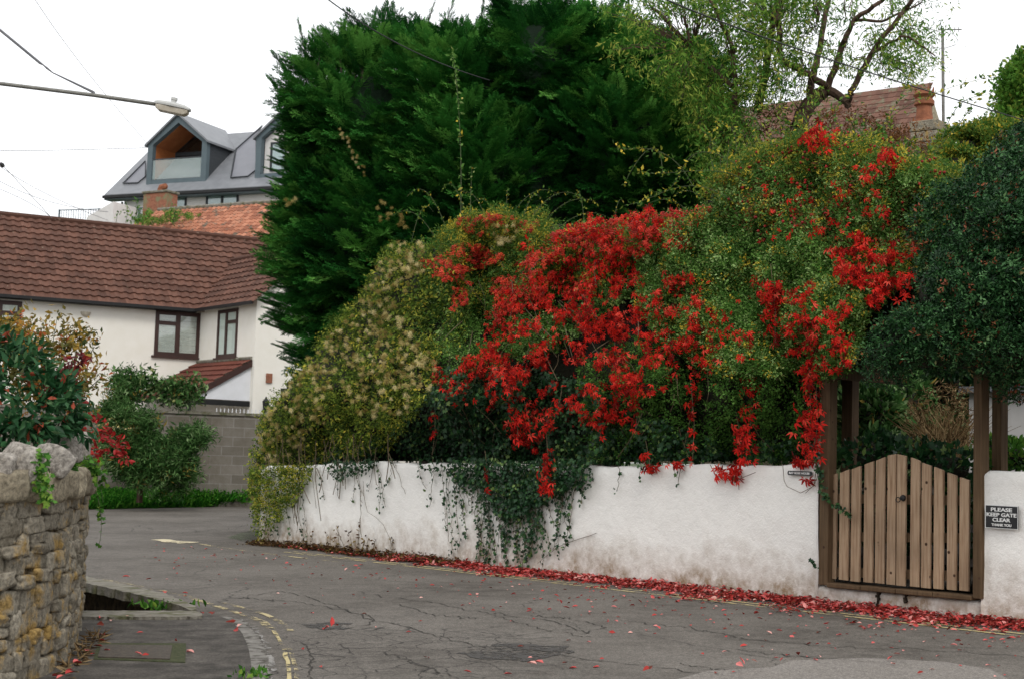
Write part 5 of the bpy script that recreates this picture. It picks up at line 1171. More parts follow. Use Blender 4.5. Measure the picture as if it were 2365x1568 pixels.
fp = [([(700, 845), (775, 750), (870, 690), (950, 760), (1010, 830), (1000, 900), (900, 890), (800, 850), (720, 880)], 220), ([(865, 610), (905, 565), (985, 560), (975, 640), (920, 660), (860, 670)], 60), ([(600, 970), (640, 895), (705, 840), (780, 870), (760, 960), (680, 1040), (610, 1100), (580, 1150)], 150), ([(780, 870), (980, 880), (940, 960), (800, 960)], 55), ([(820, 700), (860, 650), (960, 660), (900, 720)], 25), ([(1140, 520), (1200, 510), (1200, 560), (1140, 560)], 16), ([(575, 1150), (640, 1100), (640, 1200), (600, 1230)], 20)]
foliage('seed_heads', [patch_(p_, n_, FL, .055, .4, 26, 110 + i, 10, (-.4, -.22), sv=.3) for i, (p_, n_) in enumerate(fp)], M['L_fluff'], cl)
mb = MB()
for k in range(46):
    x = random.uniform(610, 900); y0 = 1060 + max(0, (760 - x)) * .0 + random.uniform(-60, 20); L = random.uniform(60, 150) * (1.3 if x < 730 else .6); q = np.array([[x, y0], [x + random.uniform(-14, 14), y0 + L * .5], [x + random.uniform(-18, 18), min(y0 + L, 1262)]]); q = strand(q, 7)
    mb.tube(Hpt(q[:, 0], q[:, 1], 0, random.uniform(-.12, -.04) + 0 * q[:, 0]), random.uniform(.003, .007), 4)
mb.build('stems', M['stem'], cl)

# --- ivy: under the hedge and hanging down the white wall
iv = thing('ivy', 'dark green ivy hanging in strands down the white wall', 'ivy', WF.w(4.5, -.05, 1.2))
IV = [([(985, 900), (1060, 860), (1250, 850), (1400, 900), (1500, 960), (1620, 1010), (1880, 1020), (1880, 1062), (1350, 1070), (1300, 1080), (1040, 1070), (880, 1060), (740, 1075), (700, 1060), (900, 1000)], 6800, (-.12, .3)),
      ([(1040, 1060), (1345, 1060), (1335, 1110), (1290, 1140), (1235, 1170), (1190, 1200), (1150, 1190), (1120, 1140), (1060, 1120)], 1900, None),
      ([(740, 1060), (880, 1062), (840, 1090), (770, 1105)], 190, None), ([(960, 1065), (1050, 1065), (1060, 1110), (1000, 1090)], 60, None), ([(1330, 1060), (1370, 1062), (1366, 1120), (1340, 1140), (1325, 1120)], 90, None)]
pts = []
for i, (poly, n_, dp) in enumerate(IV):
    if dp: pts.append(patch_(poly, int(n_ * 1.5), IVY, .044, .35, 30, 120 + i, 12, dp, .3, .5, .9))
    else: pts.append(patch_(poly, int(n_ * 1.4), IVY, .042, .3, 24, 120 + i, 10, (-.1, 0), .3, .4, 1.0, oo=-.05))
pts.append(patch_([(980, 860), (1100, 830), (1200, 860), (1200, 1000), (1010, 1010)], 900, IVY, .055, .3, 30, 131, 12, (-.15, .2)))
mbs = MB()
strands = []
for k in range(92): # dense middle curtain
    x = random.gauss(1195, 75); x = min(max(x, 1050), 1345); L = random.uniform(30, 235) * math.exp(-((x - 1150) / 190) ** 2); strands.append((x, 1075 + random.uniform(0, 60), L))
strands += [(1105, 1090, 210), (1125, 1100, 205), (1140, 1110, 190), (1300, 1100, 190), (1330, 1100, 150), (1322, 1150, 120), (1285, 1150, 120), (1250, 1150, 90), (1225, 1150, 80), (1040, 1075, 205), (1020, 1070, 150), (1000, 1070, 100), (965, 1068, 60), (1080, 1075, 120), (860, 1070, 60), (820, 1075, 80), (780, 1080, 70), (740, 1090, 60), (870, 1066, 120),
            (640, 1130, 110), (625, 1130, 120), (700, 1120, 120), (690, 1130, 110), (660, 1130, 100), (1345, 1085, 60), (1360, 1070, 50), (1575, 1072, 45), (1700, 1100, 30), (1480, 1070, 30), (1430, 1072, 60), (830, 1100, 60), (905, 1070, 50), (880, 1100, 70)]
for x, y0, L in strands:
    n = max(6, int(L / 6)); ph = random.uniform(0, 6); am = random.uniform(3, 14); yy = np.linspace(y0 - 12, y0 + L, n); xx = x + am * np.sin((yy - y0) / random.uniform(28, 60) + ph) - am * math.sin(ph) + rng.normal(0, 1.2, n)
    xb = 1255 + (xx - 600) * .108; yy = np.minimum(yy, xb - 6); W = Hpt(xx, yy, 0, -.035 + 0 * xx); mbs.tube(list(W), .0032, 4)
    m_ = int(n * (1.5 if 1040 < x < 1345 else 1.15)); kk = rng.integers(0, n, m_); p = W[kk] + rng.normal(0, .014, (m_, 3)) - WN * rng.uniform(0, .03, m_)[:, None]; pts.append(scatter('', IVY, p, orient(m_, 1.2, .2, .35, 1.1), .038 * rng.uniform(.5, 1.4, m_), None, None, rng.uniform(0, 1, m_)))
# small sprig on the left gate post and across the gate
for sx, sy, ex_, ey, n_ in ((1890, 1070, 1905, 1150, 26), (1905, 1140, 1966, 1190, 46), (1872, 1285, 1886, 1310, 10), (1882, 1060, 1895, 1100, 22)):
    t_ = rng.random(n_); x = sx + (ex_ - sx) * t_ + rng.normal(0, 3, n_); y = sy + (ey - sy) * t_ ** .8 + rng.normal(0, 3, n_); p = Hpt(x, y, 0, -.07 + 0 * x); pts.append(scatter('', IVY, p, orient(n_, 1.2, .3, .35, .8), .04 * rng.uniform(.5, 1.2, n_), None, None, rng.uniform(.2, 1, n_)))
foliage('leaves', pts, M['L_ivy'], iv)
# bare tendrils
for q in ([(838, 1110), (845, 1180), (880, 1200), (905, 1250), (910, 1280)], [(832, 1130), (834, 1240)], [(910, 1066), (935, 1140)], [(1100, 1100), (1108, 1310)], [(1030, 1110), (1035, 1250)], [(1380, 1230), (1290, 1260), (1240, 1300)], [(1150, 1140), (1160, 1290)], [(780, 1220), (785, 1270)], [(900, 1240), (905, 1275)]):
    q = strand(np.array(q, float), 9); mbs.tube(Hpt(q[:, 0] + rng.normal(0, 1.2, 9), q[:, 1], 0, -.03 + 0 * q[:, 0]), .0032, 4)
mbs.build('stems', M['stem'], iv)

# --- dark evergreen over the gate
def ellpts(cs, n, keep_front=True):
    """surface points of a union of ellipsoids given in the picture: (px,py,rpx,rpy,Y,rdepth)"""
    E = []
    for (px, py, rx, ry, Y, rd) in cs:
        c = P(px, py, Y); sc = Y / F; E.append((c, np.array([rx * sc, rd, ry * sc])))
    A = np.array([e[1][0] * e[1][2] for e in E]); A = A / A.sum(); pos = []; nor = []
    for (c, r_), a in zip(E, A):
        m_ = int(n * a * 2); d = unit(rng.normal(size=(m_, 3)))
        if keep_front: d = d[d[:, 1] < .45]
        p = c + d * r_; nn = unit(d / r_); ok = np.ones(len(p), bool)
        for c2, r2 in E:
            if c2 is c: continue
            ok &= (((p - c2) / r2) ** 2).sum(1) > .92
        pos.append(p[ok]); nor.append(nn[ok])
    return np.concatenate(pos), np.concatenate(nor), E
def cores(name, E, k, mat, parent):  # solid dark ellipsoids added inside the crowns to block light
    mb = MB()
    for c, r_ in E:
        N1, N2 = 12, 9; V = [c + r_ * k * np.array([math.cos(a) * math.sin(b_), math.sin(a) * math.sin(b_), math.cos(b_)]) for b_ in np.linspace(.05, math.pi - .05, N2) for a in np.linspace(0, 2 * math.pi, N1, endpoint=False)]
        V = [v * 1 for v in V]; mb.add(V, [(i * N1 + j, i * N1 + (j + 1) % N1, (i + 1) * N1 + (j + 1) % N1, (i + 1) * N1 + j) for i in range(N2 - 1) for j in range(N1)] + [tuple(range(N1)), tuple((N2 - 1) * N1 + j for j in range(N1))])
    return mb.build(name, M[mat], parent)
vb = thing('evergreen_shrub', 'dark glossy evergreen shrub draped over the gate arbour at the right', 'shrub', WF.w(11.3, 1.2, 1.2))
VE = [(2345, 420, 85, 90, 12.9, .8), (2420, 380, 120, 110, 12.9, .9), (2265, 545, 100, 110, 12.7, .8), (2370, 560, 150, 140, 12.4, .8), (2190, 665, 95, 95, 12.6, .7), (2290, 690, 150, 130, 12.3, .8), (2420, 680, 170, 170, 12.2, .8), (2110, 765, 85, 75, 12.6, .5), (2060, 815, 50, 50, 12.6, .4), (2190, 780, 120, 80, 12.4, .6), (2330, 800, 160, 70, 12.3, .8), (2420, 820, 110, 60, 12.2, .6), (2250, 620, 110, 110, 12.55, .7), (2140, 825, 110, 35, 12.5, .5), (2280, 835, 140, 35, 12.4, .5)]
p, nr, E = ellpts(VE, 36000)
keep = vn3(p * 2.6, 4) > .24; p, nr = p[keep], nr[keep]; n = len(p); p = p + nr * ((vn3(p * 1.9, 6) - .5) * .6 - .06 + rng.uniform(-.15, .06, n))[:, None]
third = n // 3; pt_ = []
for i in range(3):
    sl3 = slice(i * third, (i + 1) * third); m_ = third
    pt_.append(scatter('', cluster_t(7, .55, 40 + i, .42), p[sl3], basis(unit(nr[sl3] + UPV * .35 + rng.normal(0, .5, (m_, 3))), rng.normal(size=(m_, 3))), .072 * rng.uniform(.7, 1.3, m_), None, None, rng.random(m_)))
foliage('crown', pt_, M['L_visc'], vb); cores('dark_core', E, .66, 'twigs', vb)

# --- great cypress
cy = thing('cypress', 'huge dark green feathery cypress towering behind the hedge', 'tree', P(1050, 1200, 27))
CY = [(795, 290, 100, 140, 27.0, 1.2), (775, 460, 115, 160, 27, 1.3), (745, 620, 112, 140, 27, 1.2), (790, 750, 95, 90, 27, 1.2), (890, 330, 170, 200, 27, 1.6), (900, 600, 230, 280, 26.6, 1.8), (1090, 300, 200, 200, 26.8, 1.8), (1250, 220, 150, 190, 26.8, 1.6), (1130, 560, 260, 320, 26.2, 2.0), (1390, 240, 160, 170, 27, 1.6), (1420, 460, 220, 280, 26.6, 2.0), (1540, 300, 110, 170, 27.4, 1.4), (1200, 130, 70, 110, 27, .8), (1380, 110, 70, 90, 27, .7)]
p, nr, E = ellpts(CY, 15000)
px_lump = vn3(p * .9, 8); n = len(p); keep = rng.random(n) < np.clip((px_lump - .3) * 4, .15, 1); p, nr = p[keep], nr[keep]; n = len(p)
p = p + nr * ((vn3(p * 1.0, 8) - .5) * 1.2 - .25)[:, None]
side = np.sign(nr[:, 0:1] + rng.normal(0, .35, (n, 1)))
d = unit(nr * .9 + UPV * rng.uniform(.0, .55, (n, 1)) + np.array([1.0, 0, 0]) * side * .55 + rng.normal(0, .22, (n, 3))); SPR = [spray_t(s_) for s_ in (1, 2, 3)]
nh = unit(nr * .25 + UPV * 1.0 + rng.normal(0, .25, (n, 3)))
ix = rng.integers(0, 3, n); rn = np.clip(rng.normal(.6, .22, n) + (vn3(p * 1.7, 3) - .5) * .8, 0, 1)
pt_ = [scatter('', SPR[i], p[ix == i], basis(d[ix == i], nh[ix == i]), .66 * rng.uniform(.5, 1.3, (ix == i).sum()), None, None, rn[ix == i]) for i in range(3)]
# leaders at the top and plumes on the left edge
def leader(x0, y0, x1, y1, Y, n_, s0, s1):
    a = P(x0, y0, Y); b_ = P(x1, y1, Y); t_ = np.linspace(0, 1, n_) ** .85; pp = a + (b_ - a) * t_[:, None]; ax = unit(b_ - a); th = rng.uniform(0, 2 * math.pi, n_); ra = np.stack([np.cos(th), np.sin(th), 0 * th], 1)
    dd = unit(ax * (.7 + 1.2 * t_[:, None]) + ra * (1.1 - .7 * t_[:, None])); pt_.append(scatter('', SPR[0], pp, basis(dd, unit(UPV + ra * -.8 + rng.normal(0, .2, (n_, 3)))), (s0 + (s1 - s0) * t_) * rng.uniform(.8, 1.15, n_), None, None, rng.uniform(.2, .8, n_)))
    ldm.tube([a, b_], [.03, .006], 4)
ldm = MB()
for L_ in ((730, 230, 688, 45), (700, 210, 628, 122), (690, 260, 618, 178), (775, 220, 752, 100), (830, 200, 868, 25), (800, 220, 822, 100), (900, 190, 925, 60), (950, 180, 1003, 5), (985, 190, 1050, -5), (1040, 170, 1052, 50), (1100, 170, 1118, -20), (1130, 140, 1150, 10), (1190, 150, 1190, -70), (1250, 150, 1262, 20), (1310, 140, 1300, 0), (1370, 150, 1390, 10), (1440, 180, 1452, -10), (1500, 230, 1492, 70), (1230, 120, 1225, -30), (1400, 150, 1420, 20), (860, 220, 850, 90), (1080, 180, 1075, 60), (760, 250, 722, 110), (1160, 130, 1170, -10), (1280, 130, 1275, -20), (1340, 130, 1345, 5), (1540, 200, 1545, 90)):
    leader(*L_, 27 + random.uniform(-.5, .5), 26, .38, .1)
for k in range(110):
    y = random.uniform(130, 870); xe = np.interp(y, [100, 200, 300, 450, 560, 640, 750, 860], [705, 690, 680, 655, 645, 635, 655, 710]); L = random.uniform(5, 62); leader(xe + 55, y + 26, xe - L * .8, y - L * .3 + 8, 27 + random.uniform(-.8, .8), 13, .36, .11)
for k in range(160):
    x0 = random.uniform(700, 1560); y0 = random.uniform(120, 300); leader(x0, y0, x0 + random.gauss(0, 14), y0 - random.uniform(40, 90), 26.4 + random.uniform(-.6, .6), 14, .36, .12)
crown = foliage('crown', pt_, M['L_conifer'], cy); cores('dark_core', E, .86, 'dark_green', cy)
ldm.tube([P(1000, 1300, 27.3), P(1010, 900, 27.3), P(1020, 500, 27.3), P(1060, 200, 27.3)], [.35, .3, .2, .05], 8); ldm.tube([P(1400, 1300, 27.3), P(1400, 900, 27.3), P(1400, 500, 27.3), P(1400, 200, 27.3)], [.3, .26, .18, .05], 8)
ldm.build('trunk', M['bark'], cy)
# clematis wisps caught on the cypress
cw = thing('clematis_wisp', 'few pale seed heads caught on the left side of the cypress', 'climber', P(672, 468, 25.4)); x = np.array([660, 668, 676, 682, 664.]) ; y = np.array([462, 470, 466, 460, 474.]); foliage('seed_heads', [scatter('', FL, PY(x, y, 25.2 + 0 * x), orient(5), .07 * np.ones(5), None, None)], M['L_fluff'], cw)
cw = thing('clematis_wisp', 'thin trail of brown clematis hanging high in the cypress', 'climber', P(790, 320, 24.9)); x = 782 + rng.random(26) * 60; y = 300 + (x - 782) * 1.6 + rng.normal(0, 8, 26); foliage('seed_heads', [scatter('', FL, PY(x, y, 24.9 + 0 * x), orient(26), .045 * np.ones(26), None, None)], M['L_fluff'], cw)
cw = thing('clematis_wisp', 'brown clematis clumps in the cypress just above the hedge top', 'climber', P(890, 500, 24.6)); x = 860 + rng.random(22) * 80; y = 480 + (x - 860) * .5 + rng.normal(0, 10, 22); foliage('seed_heads', [scatter('', FL, PY(x, y, 22 + 0 * x), orient(22), .05 * np.ones(22), None, None, rng.random(22) * .4)], M['L_fluff'], cw)

# --- slender leaved tree behind the hedge
gt = thing('open_tree', 'open crowned tree with forked brown limbs above the red creeper', 'tree', P(1850, 600, 23))
mb = MB(); Yt = 23
def limb(pts3, r0_, r1_):
    p = np.array(pts3, float); n = 4 * len(p); tt = np.linspace(0, 1, len(p)); q = np.linspace(0, 1, n); p = np.stack([np.interp(q, tt, p[:, i]) for i in range(3)], 1); p[1:-1] += rng.normal(0, [1.4, 1.4, .04], (n - 2, 3)); W = PY(p[:, 0], p[:, 1], p[:, 2]); mb.tube(list(W), list(np.linspace(r0_, r1_, n)), 8)
limb([(1790, 520, 23), (1830, 330, 23), (1856, 262, 23), (1885, 225, 23), (1912, 205, 23)], .16, .11)
limb([(1912, 205, 23), (1946, 106, 22.8), (1972, 47, 22.6), (2050, -10, 22.2)], .06, .03)
limb([(1868, 240, 23), (1872, 200, 23), (1887, 140, 23.3), (1904, 55, 23.6), (1920, -30, 23.8)], .07, .04)
limb([(1912, 205, 23), (1861, 168, 22.8), (1802, 140, 22.5), (1798, 60, 22.4), (1797, -20, 22.4)], .06, .045)
limb([(1750, 260, 23.5), (1765, 190, 23.5), (1776, 106, 23.5), (1800, -10, 23.5)], .08, .05)
limb([(1958, 235, 22.6), (1968, 208, 22.6), (2014, 123, 22.3), (2082, 34, 22), (2130, -30, 22)], .06, .03)
limb([(1905, 208, 23), (1940, 222, 22.8), (1962, 248, 22.6)], .085, .05)
limb([(1700, 420, 22.6), (1690, 300, 22.6), (1700, 200, 22.6), (1690, 100, 22.5), (1640, 0, 22.5)], .06, .03); limb([(2014, 123, 22.3), (2090, 80, 22), (2160, 130, 21.8)], .03, .01); limb([(1972, 47, 22.6), (2040, 50, 22.3), (2130, 5, 22)], .03, .012)
limb([(1600, 120, 23), (1550, 60, 23), (1500, 10, 23)], .04, .02); limb([(1690, 200, 22.6), (1600, 120, 22.9), (1580, 40, 22.8)], .05, .02)
cl_c = []
def tleaf(poly, n, clump, cs, k, dr, per=9, spr=26):
    x, y = samp(poly, n, clump, cs, k, 26); Yc = rng.uniform(dr[0], dr[1], len(x)); cl_c.append(np.stack([x, y, Yc], 1))
DENS = [([(1380, 20), (1500, -30), (1900, -30), (1850, 120), (1760, 300), (1690, 440), (1600, 320), (1540, 200), (1420, 130)], 1250), ([(1850, -30), (2180, -30), (2200, 60), (2120, 110), (2080, 150), (2000, 180), (1900, 160)], 200), ([(2010, 80), (2100, 60), (2180, 130), (2120, 180), (2040, 160)], 90), ([(1790, 120), (1900, 180), (1900, 290), (1760, 300)], 45), ([(2100, 130), (2150, 150), (2140, 200), (2110, 190)], 10), ([(1720, -30), (1880, -30), (1880, 180), (1740, 260)], 110), ([(1600, 250), (1760, 280), (1740, 480), (1620, 470)], 200)]
for i, (poly, n_) in enumerate(DENS): tleaf(poly, n_, .75, 36, 140 + i, (21.6, 24.5))
cc_ = np.concatenate(cl_c); W = PY(cc_[:, 0], cc_[:, 1], cc_[:, 2]); pt_ = []
for i in range(3):
    g_ = np.random.default_rng(60 + i); nl = 17; lv, lf = leaf2_t(.24, .05); V = []; Fc = []
    pos_ = g_.normal(0, .5, (nl, 3)); dd = unit(g_.normal(0, .7, (nl, 3)) + [0, 0, -.9]); Rm = basis(dd, g_.normal(size=(nl, 3)))
    for k in range(nl): V.append(pos_[k] + .42 * (Rm[k] @ lv.T).T * g_.uniform(.7, 1.3)); Fc.append(lf + 4 * k)
    tm = (np.concatenate(V), np.concatenate(Fc)); sel = np.arange(len(W)) % 3 == i; m_ = sel.sum(); yaw = rng.uniform(0, 6.28, m_); Rz = np.zeros((m_, 3, 3)); Rz[:, 0, 0] = np.cos(yaw); Rz[:, 0, 1] = -np.sin(yaw); Rz[:, 1, 0] = np.sin(yaw); Rz[:, 1, 1] = np.cos(yaw); Rz[:, 2, 2] = 1
    pt_.append(scatter('', tm, W[sel], Rz, .22 * rng.uniform(.7, 1.3, m_), None, None, rng.random(m_)))
foliage('crown', pt_, M['L_gum'], gt)
pl_ = [(1860, 150), (1890, 80), (1960, 80), (2060, 50), (1790, 60), (1770, 150), (1690, 150), (1690, 300), (1600, 110), (2020, 120)]
for k in rng.choice(len(cc_), 520, replace=False):
    c = cc_[k]; b_ = min(pl_, key=lambda q: (q[0] - c[0]) ** 2 + (q[1] - c[1]) ** 2); t_ = random.uniform(.25, .8); s = (c[0] + (b_[0] - c[0]) * t_, c[1] + (b_[1] - c[1]) * t_, 22.8); mm = ((s[0] + c[0]) / 2 + random.uniform(-8, 8), (s[1] + c[1]) / 2 - 6, (s[2] + c[2]) / 2)
    mb.tube([P(*s), P(*mm), P(*c)], [.012, .008, .004], 3)
mb.build('trunk', M['redbark'], gt)

# --- other plants: generic airy bush
def bush(name, label, cat, base, ells, n, tmpls, size, mat, keep=.35, ksc=2., jit=.5, upb=.35, core=.6, depth=(-.15, .08), droop=0, group=None, trunk=None, tmat='bark', coremat='twigs'):
    b_ = thing(name, label, cat, base, group); p, nr, E = ellpts(ells, n); kp = vn3(p * ksc, 4) > keep; p, nr = p[kp], nr[kp]; m_ = len(p); sz = np.mean([e[1].mean() for e in E])
    p = p + nr * ((vn3(p * ksc, 6) - .5) * .5 * sz + rng.uniform(depth[0], depth[1], m_) * sz)[:, None]; pt = []
    for i, tm in enumerate(tmpls):
        sel = np.arange(m_) % len(tmpls) == i; q = sel.sum(); pt.append(scatter('', tm, p[sel], basis(unit(nr[sel] + UPV * (upb - droop) + rng.normal(0, jit, (q, 3))), rng.normal(size=(q, 3))), size * rng.uniform(.65, 1.3, q), None, None, np.clip(rng.normal(.5, .28, q), 0, 1)))
    foliage('foliage', pt, M[mat], b_)
    if core: cores('dark_core', E, core, coremat, b_)
    if trunk:
        mb = MB()
        for tr in trunk: mb.tube([P(*q) for q in tr[0]], tr[1], 6)
        mb.build('trunk', M[tmat], b_)
    return b_
CW = [cluster_t(12, .5, 70 + i, .2, 1.1) for i in range(2)]
bush('bush', 'feathery green bush growing against the grey block wall', 'bush', P(330, 1150, 36.6),
     [(350, 950, 80, 55, 36.6, .9), (425, 970, 62, 55, 36.6, .8), (330, 1030, 70, 75, 36.6, .8), (295, 925, 30, 45, 36.7, .5), (375, 1075, 62, 55, 36.5, .7), (270, 1000, 28, 60, 36.6, .5), (445, 930, 42, 28, 36.6, .5), (400, 1110, 30, 25, 36.5, .5)], 7000, CW, .3, 'L_willow', .44, 1.5, jit=.8, depth=(-.7, .25), core=0, trunk=[([(322, 1160, 36.4), (325, 1110, 36.4), (330, 1040, 36.4)], [.09, .07, .05]), ([(326, 1130, 36.4), (305, 1060, 36.4)], [.05, .03])], tmat='redbark')
sh_ = [o for o in bpy.data.objects if o.name == 'bush'][0]
sp = [[(290, 900, 36.6), (280, 860, 36.6), (268, 853, 36.6)], [(320, 900, 36.6), (330, 860, 36.6), (355, 850, 36.6)], [(350, 900, 36.6), (370, 880, 36.6), (400, 870, 36.6)], [(300, 900, 36.6), (305, 870, 36.6), (300, 852, 36.6)], [(370, 910, 36.6), (400, 890, 36.6), (430, 900, 36.6)], [(300, 900, 36.5), (320, 880, 36.5), (340, 858, 36.5)]] + [[(a, 930, 36.5), (a + random.uniform(-10, 14), 895, 36.5), (a + random.uniform(-30, 34), random.uniform(858, 905), 36.5)] for a in np.linspace(275, 470, 34)]
shoots(sh_, sp, None, .16, lmat='L_willow', step=3, sr=.012)
# verge planting in front of the block wall (uncountable)
n_ = 9000; va, vb_ = G(190, 1176), G(660, 1166); tq = rng.random(n_); dq = rng.random(n_) ** 1.5
p = va[None] * (1 - tq[:, None]) + vb_[None] * tq[:, None]; bk = np.array([FK.w(LK * t_ * .98, -.02, .05) for t_ in np.linspace(0, 1, 50)])[(tq * 49).astype(int)]
p = p * (1 - dq[:, None]) + bk * dq[:, None]; p = p + np.stack([rng.normal(0, .08, n_), rng.normal(0, .05, n_), 0 * tq], 1); p = p[vn(p[:, 0] * 1.5, p[:, 1] * 1.5, 9) > .18]; n_ = len(p)
tag(foliage('grass', [scatter('', leaf2_t(.14, .05), p, basis(unit(UPV + rng.normal(0, .5, (n_, 3))), rng.normal(size=(n_, 3))), rng.uniform(.12, .42, n_), None, None), scatter('', CL8[0], p[::4] + [0, 0, .12], basis(unit(UPV + rng.normal(0, .4, (len(p[::4]), 3))), rng.normal(size=(len(p[::4]), 3))), .2, None, None)], M['L_grass']), 'green grass and ground cover at the foot of the block wall', 'grass', kind='stuff')
vp = [G(205, 1174), G(320, 1171), G(560, 1165), G(660, 1164)]; mb = MB(); mb.add([q + [0, 0, .012] for q in vp] + [FK.w(LK + 2, .0, .05), FK.w(-6, .0, .05)], [(0, 1, 2, 3, 4, 5)]); tag(mb.build('verge', M['terrain']), kind='structure')

# left garden plants
bush('broadleaf_shrub', 'dark broad leaved evergreen shrub above the rubble wall boulders', 'shrub', P(60, 1050, 9.3),
     [(40, 880, 75, 85, 9.4, .35), (110, 930, 80, 70, 9.4, .3), (-20, 960, 80, 90, 9.3, .35), (60, 980, 80, 60, 9.2, .3), (165, 975, 45, 40, 9.5, .2), (-10, 830, 50, 60, 9.5, .3)], 3000, [leaf_t(.42, .1)], .075, 'L_big', .2, 3, .75, .1, 0, (-.75, .2), .25)
bush('deciduous_shrub', 'airy yellow and orange shrub behind the dark evergreen on the left', 'shrub', P(130, 930, 11.5),
     [(70, 800, 60, 60, 11.6, .4), (140, 820, 65, 70, 11.6, .4), (180, 880, 45, 60, 11.6, .35), (20, 790, 50, 50, 11.6, .4), (120, 880, 70, 50, 11.6, .4)], 1100, [cluster_t(6, .5, 81, .5, 1.3)], .10, 'L_autumn', .3, 3, .7, .3, 0, (-.9, .25), 0, trunk=[([(110, 960, 11.6), (130, 880, 11.6), (150, 800, 11.6), (165, 765, 11.6)], [.012, .01, .006, .003]), ([(110, 960, 11.6), (90, 860, 11.6), (70, 780, 11.6), (60, 750, 11.6)], [.012, .01, .006, .003]), ([(130, 900, 11.6), (190, 850, 11.6), (218, 800, 11.6)], [.01, .006, .003]), ([(130, 900, 11.6), (180, 920, 11.6), (235, 870, 11.6)], [.01, .006, .003])])
yb = [o for o in bpy.data.objects if o.name == 'deciduous_shrub'][0]
sp = [[(a, 800, 11.6), (a + dx * .5, 770, 11.6), (a + dx, b_, 11.6)] for a, dx, b_ in ((60, -5, 735), (90, 10, 738), (120, 12, 732), (140, 25, 752), (170, 20, 770), (190, 24, 772), (30, -10, 748), (150, 40, 790), (190, 28, 820))] + [[(190, 880, 11.6), (215, 860, 11.6), (232, 872, 11.6)]]
shoots(yb, sp, None, .05, lmat='L_autumn', step=4, sr=.004)
mr = thing('maroon_sprig', 'arching spray of maroon leaves in front of the cottage wall', 'shrub', P(150, 870, 9.8)); shoots(mr, [[(120, 900, 9.6), (150, 850, 9.6), (205, 825, 9.6)], [(120, 920, 9.6), (135, 890, 9.6), (128, 860, 9.6)], [(130, 930, 9.6), (160, 880, 9.6), (180, 842, 9.6)], [(110, 900, 9.6), (150, 905, 9.6), (185, 930, 9.6)]], None, .055, lmat='L_maroon', step=2.2, sr=.003, tm=LF)
rs2 = thing('red_shrub', 'crimson leaved shrub hanging beyond the bend of the rubble wall', 'shrub', P(240, 1020, 11.5)); shoots(rs2, [[(150, 1000, 11.3), (215, 965, 11.3), (250, 990, 11.3)], [(160, 1020, 11.3), (230, 1010, 11.3), (285, 1050, 11.3)], [(160, 1020, 11.3), (240, 1040, 11.3), (300, 1060, 11.3)], [(170, 990, 11.3), (240, 1000, 11.3), (292, 1030, 11.3)], [(180, 1000, 11.3), (200, 1040, 11.3), (240, 1060, 11.3)]], None, .055, lmat='L_crimson', step=2.6, sr=.003, tm=LF)
bs = thing('budding_twig', 'bare pale twig with small buds reaching right from the rubble wall', 'twig', P(200, 970, 10.8)); shoots(bs, [[(190, 965, 10.8), (250, 985, 10.8), (323, 987, 10.8)], [(240, 980, 10.8), (258, 965, 10.8)]], None, .022, lmat='L_fluff', step=9, sr=.004)
# ivy and trailing shoots on top of the rubble wall
ri = thing('trailing_ivy', 'light green trailing ivy over the coping of the rubble wall', 'ivy', P(160, 1090, 9.5))
q_ = 300; x = np.concatenate([rng.normal(95, 10, 60), rng.normal(105, 9, 50), rng.uniform(150, 225, 120), rng.normal(205, 14, 70)]); y = np.concatenate([rng.uniform(1040, 1140, 60), rng.uniform(1090, 1165, 50), rng.uniform(1062, 1100, 120), rng.uniform(1050, 1110, 70)]); Yv = np.where(x < 130, 8.55, 9.6 + (x > 180) * .5)
foliage('leaves', [scatter('', IVY, PY(x, y, Yv), orient(q_, 1, .4, .5, .5, np.array([.4, -1, 0])), .036 * rng.uniform(.5, 1.3, q_), None, None)], M['L_garden'], ri)
shoots(ri, [[(160, 1090, 10), (210, 1070, 10), (245, 1085, 10)], [(180, 1080, 10.2), (230, 1090, 10.2), (245, 1120, 10.2)], [(190, 1070, 10.2), (225, 1110, 10.2), (238, 1160, 10.2)], [(200, 1060, 10.2), (225, 1080, 10.2), (240, 1110, 10.2)], [(205, 1090, 10.4), (232, 1180, 10.4), (228, 1260, 10.4)]], None, .035, lmat='L_garden', step=6, sr=.0035, tm=IVY)

# rising ground behind the houses and behind the garden on the right
for nm, xs_, prof in (('hillside', np.linspace(-70, -1, 18), ((50, -.3), (56, 3.5), (63, 8.0), (75, 9.5), (140, 10))), ('bank', np.linspace(5, 70, 16), ((21, -.4), (24, 3.2), (28.5, 6.9), (36, 7.2), (60, 8.0), (140, 8)))):
    mb = MB(); V = [(x_, y_, z_ + .35 * math.sin(x_ * .7 + y_)) for x_ in xs_ for y_, z_ in prof]; m_ = len(prof)
    mb.add(V, [(i * m_ + j, (i + 1) * m_ + j, (i + 1) * m_ + j + 1, i * m_ + j + 1) for i in range(len(xs_) - 1) for j in range(m_ - 1)]); tag(mb.build(nm, M['terrain'], smooth=True), kind='structure')
bush('garden_hedge', 'dark evergreen hedge continuing right of the gate sign behind the wall', 'hedge', WF.w(15, 1, 1), [(2560, 700, 150, 200, 13, .8), (2800, 740, 170, 200, 12.6, .8), (2520, 950, 90, 60, 13, .5), (2700, 950, 150, 80, 12.8, .6)], 9000, [LF2], .05, 'L_visc', .25, 2.2, core=.8)
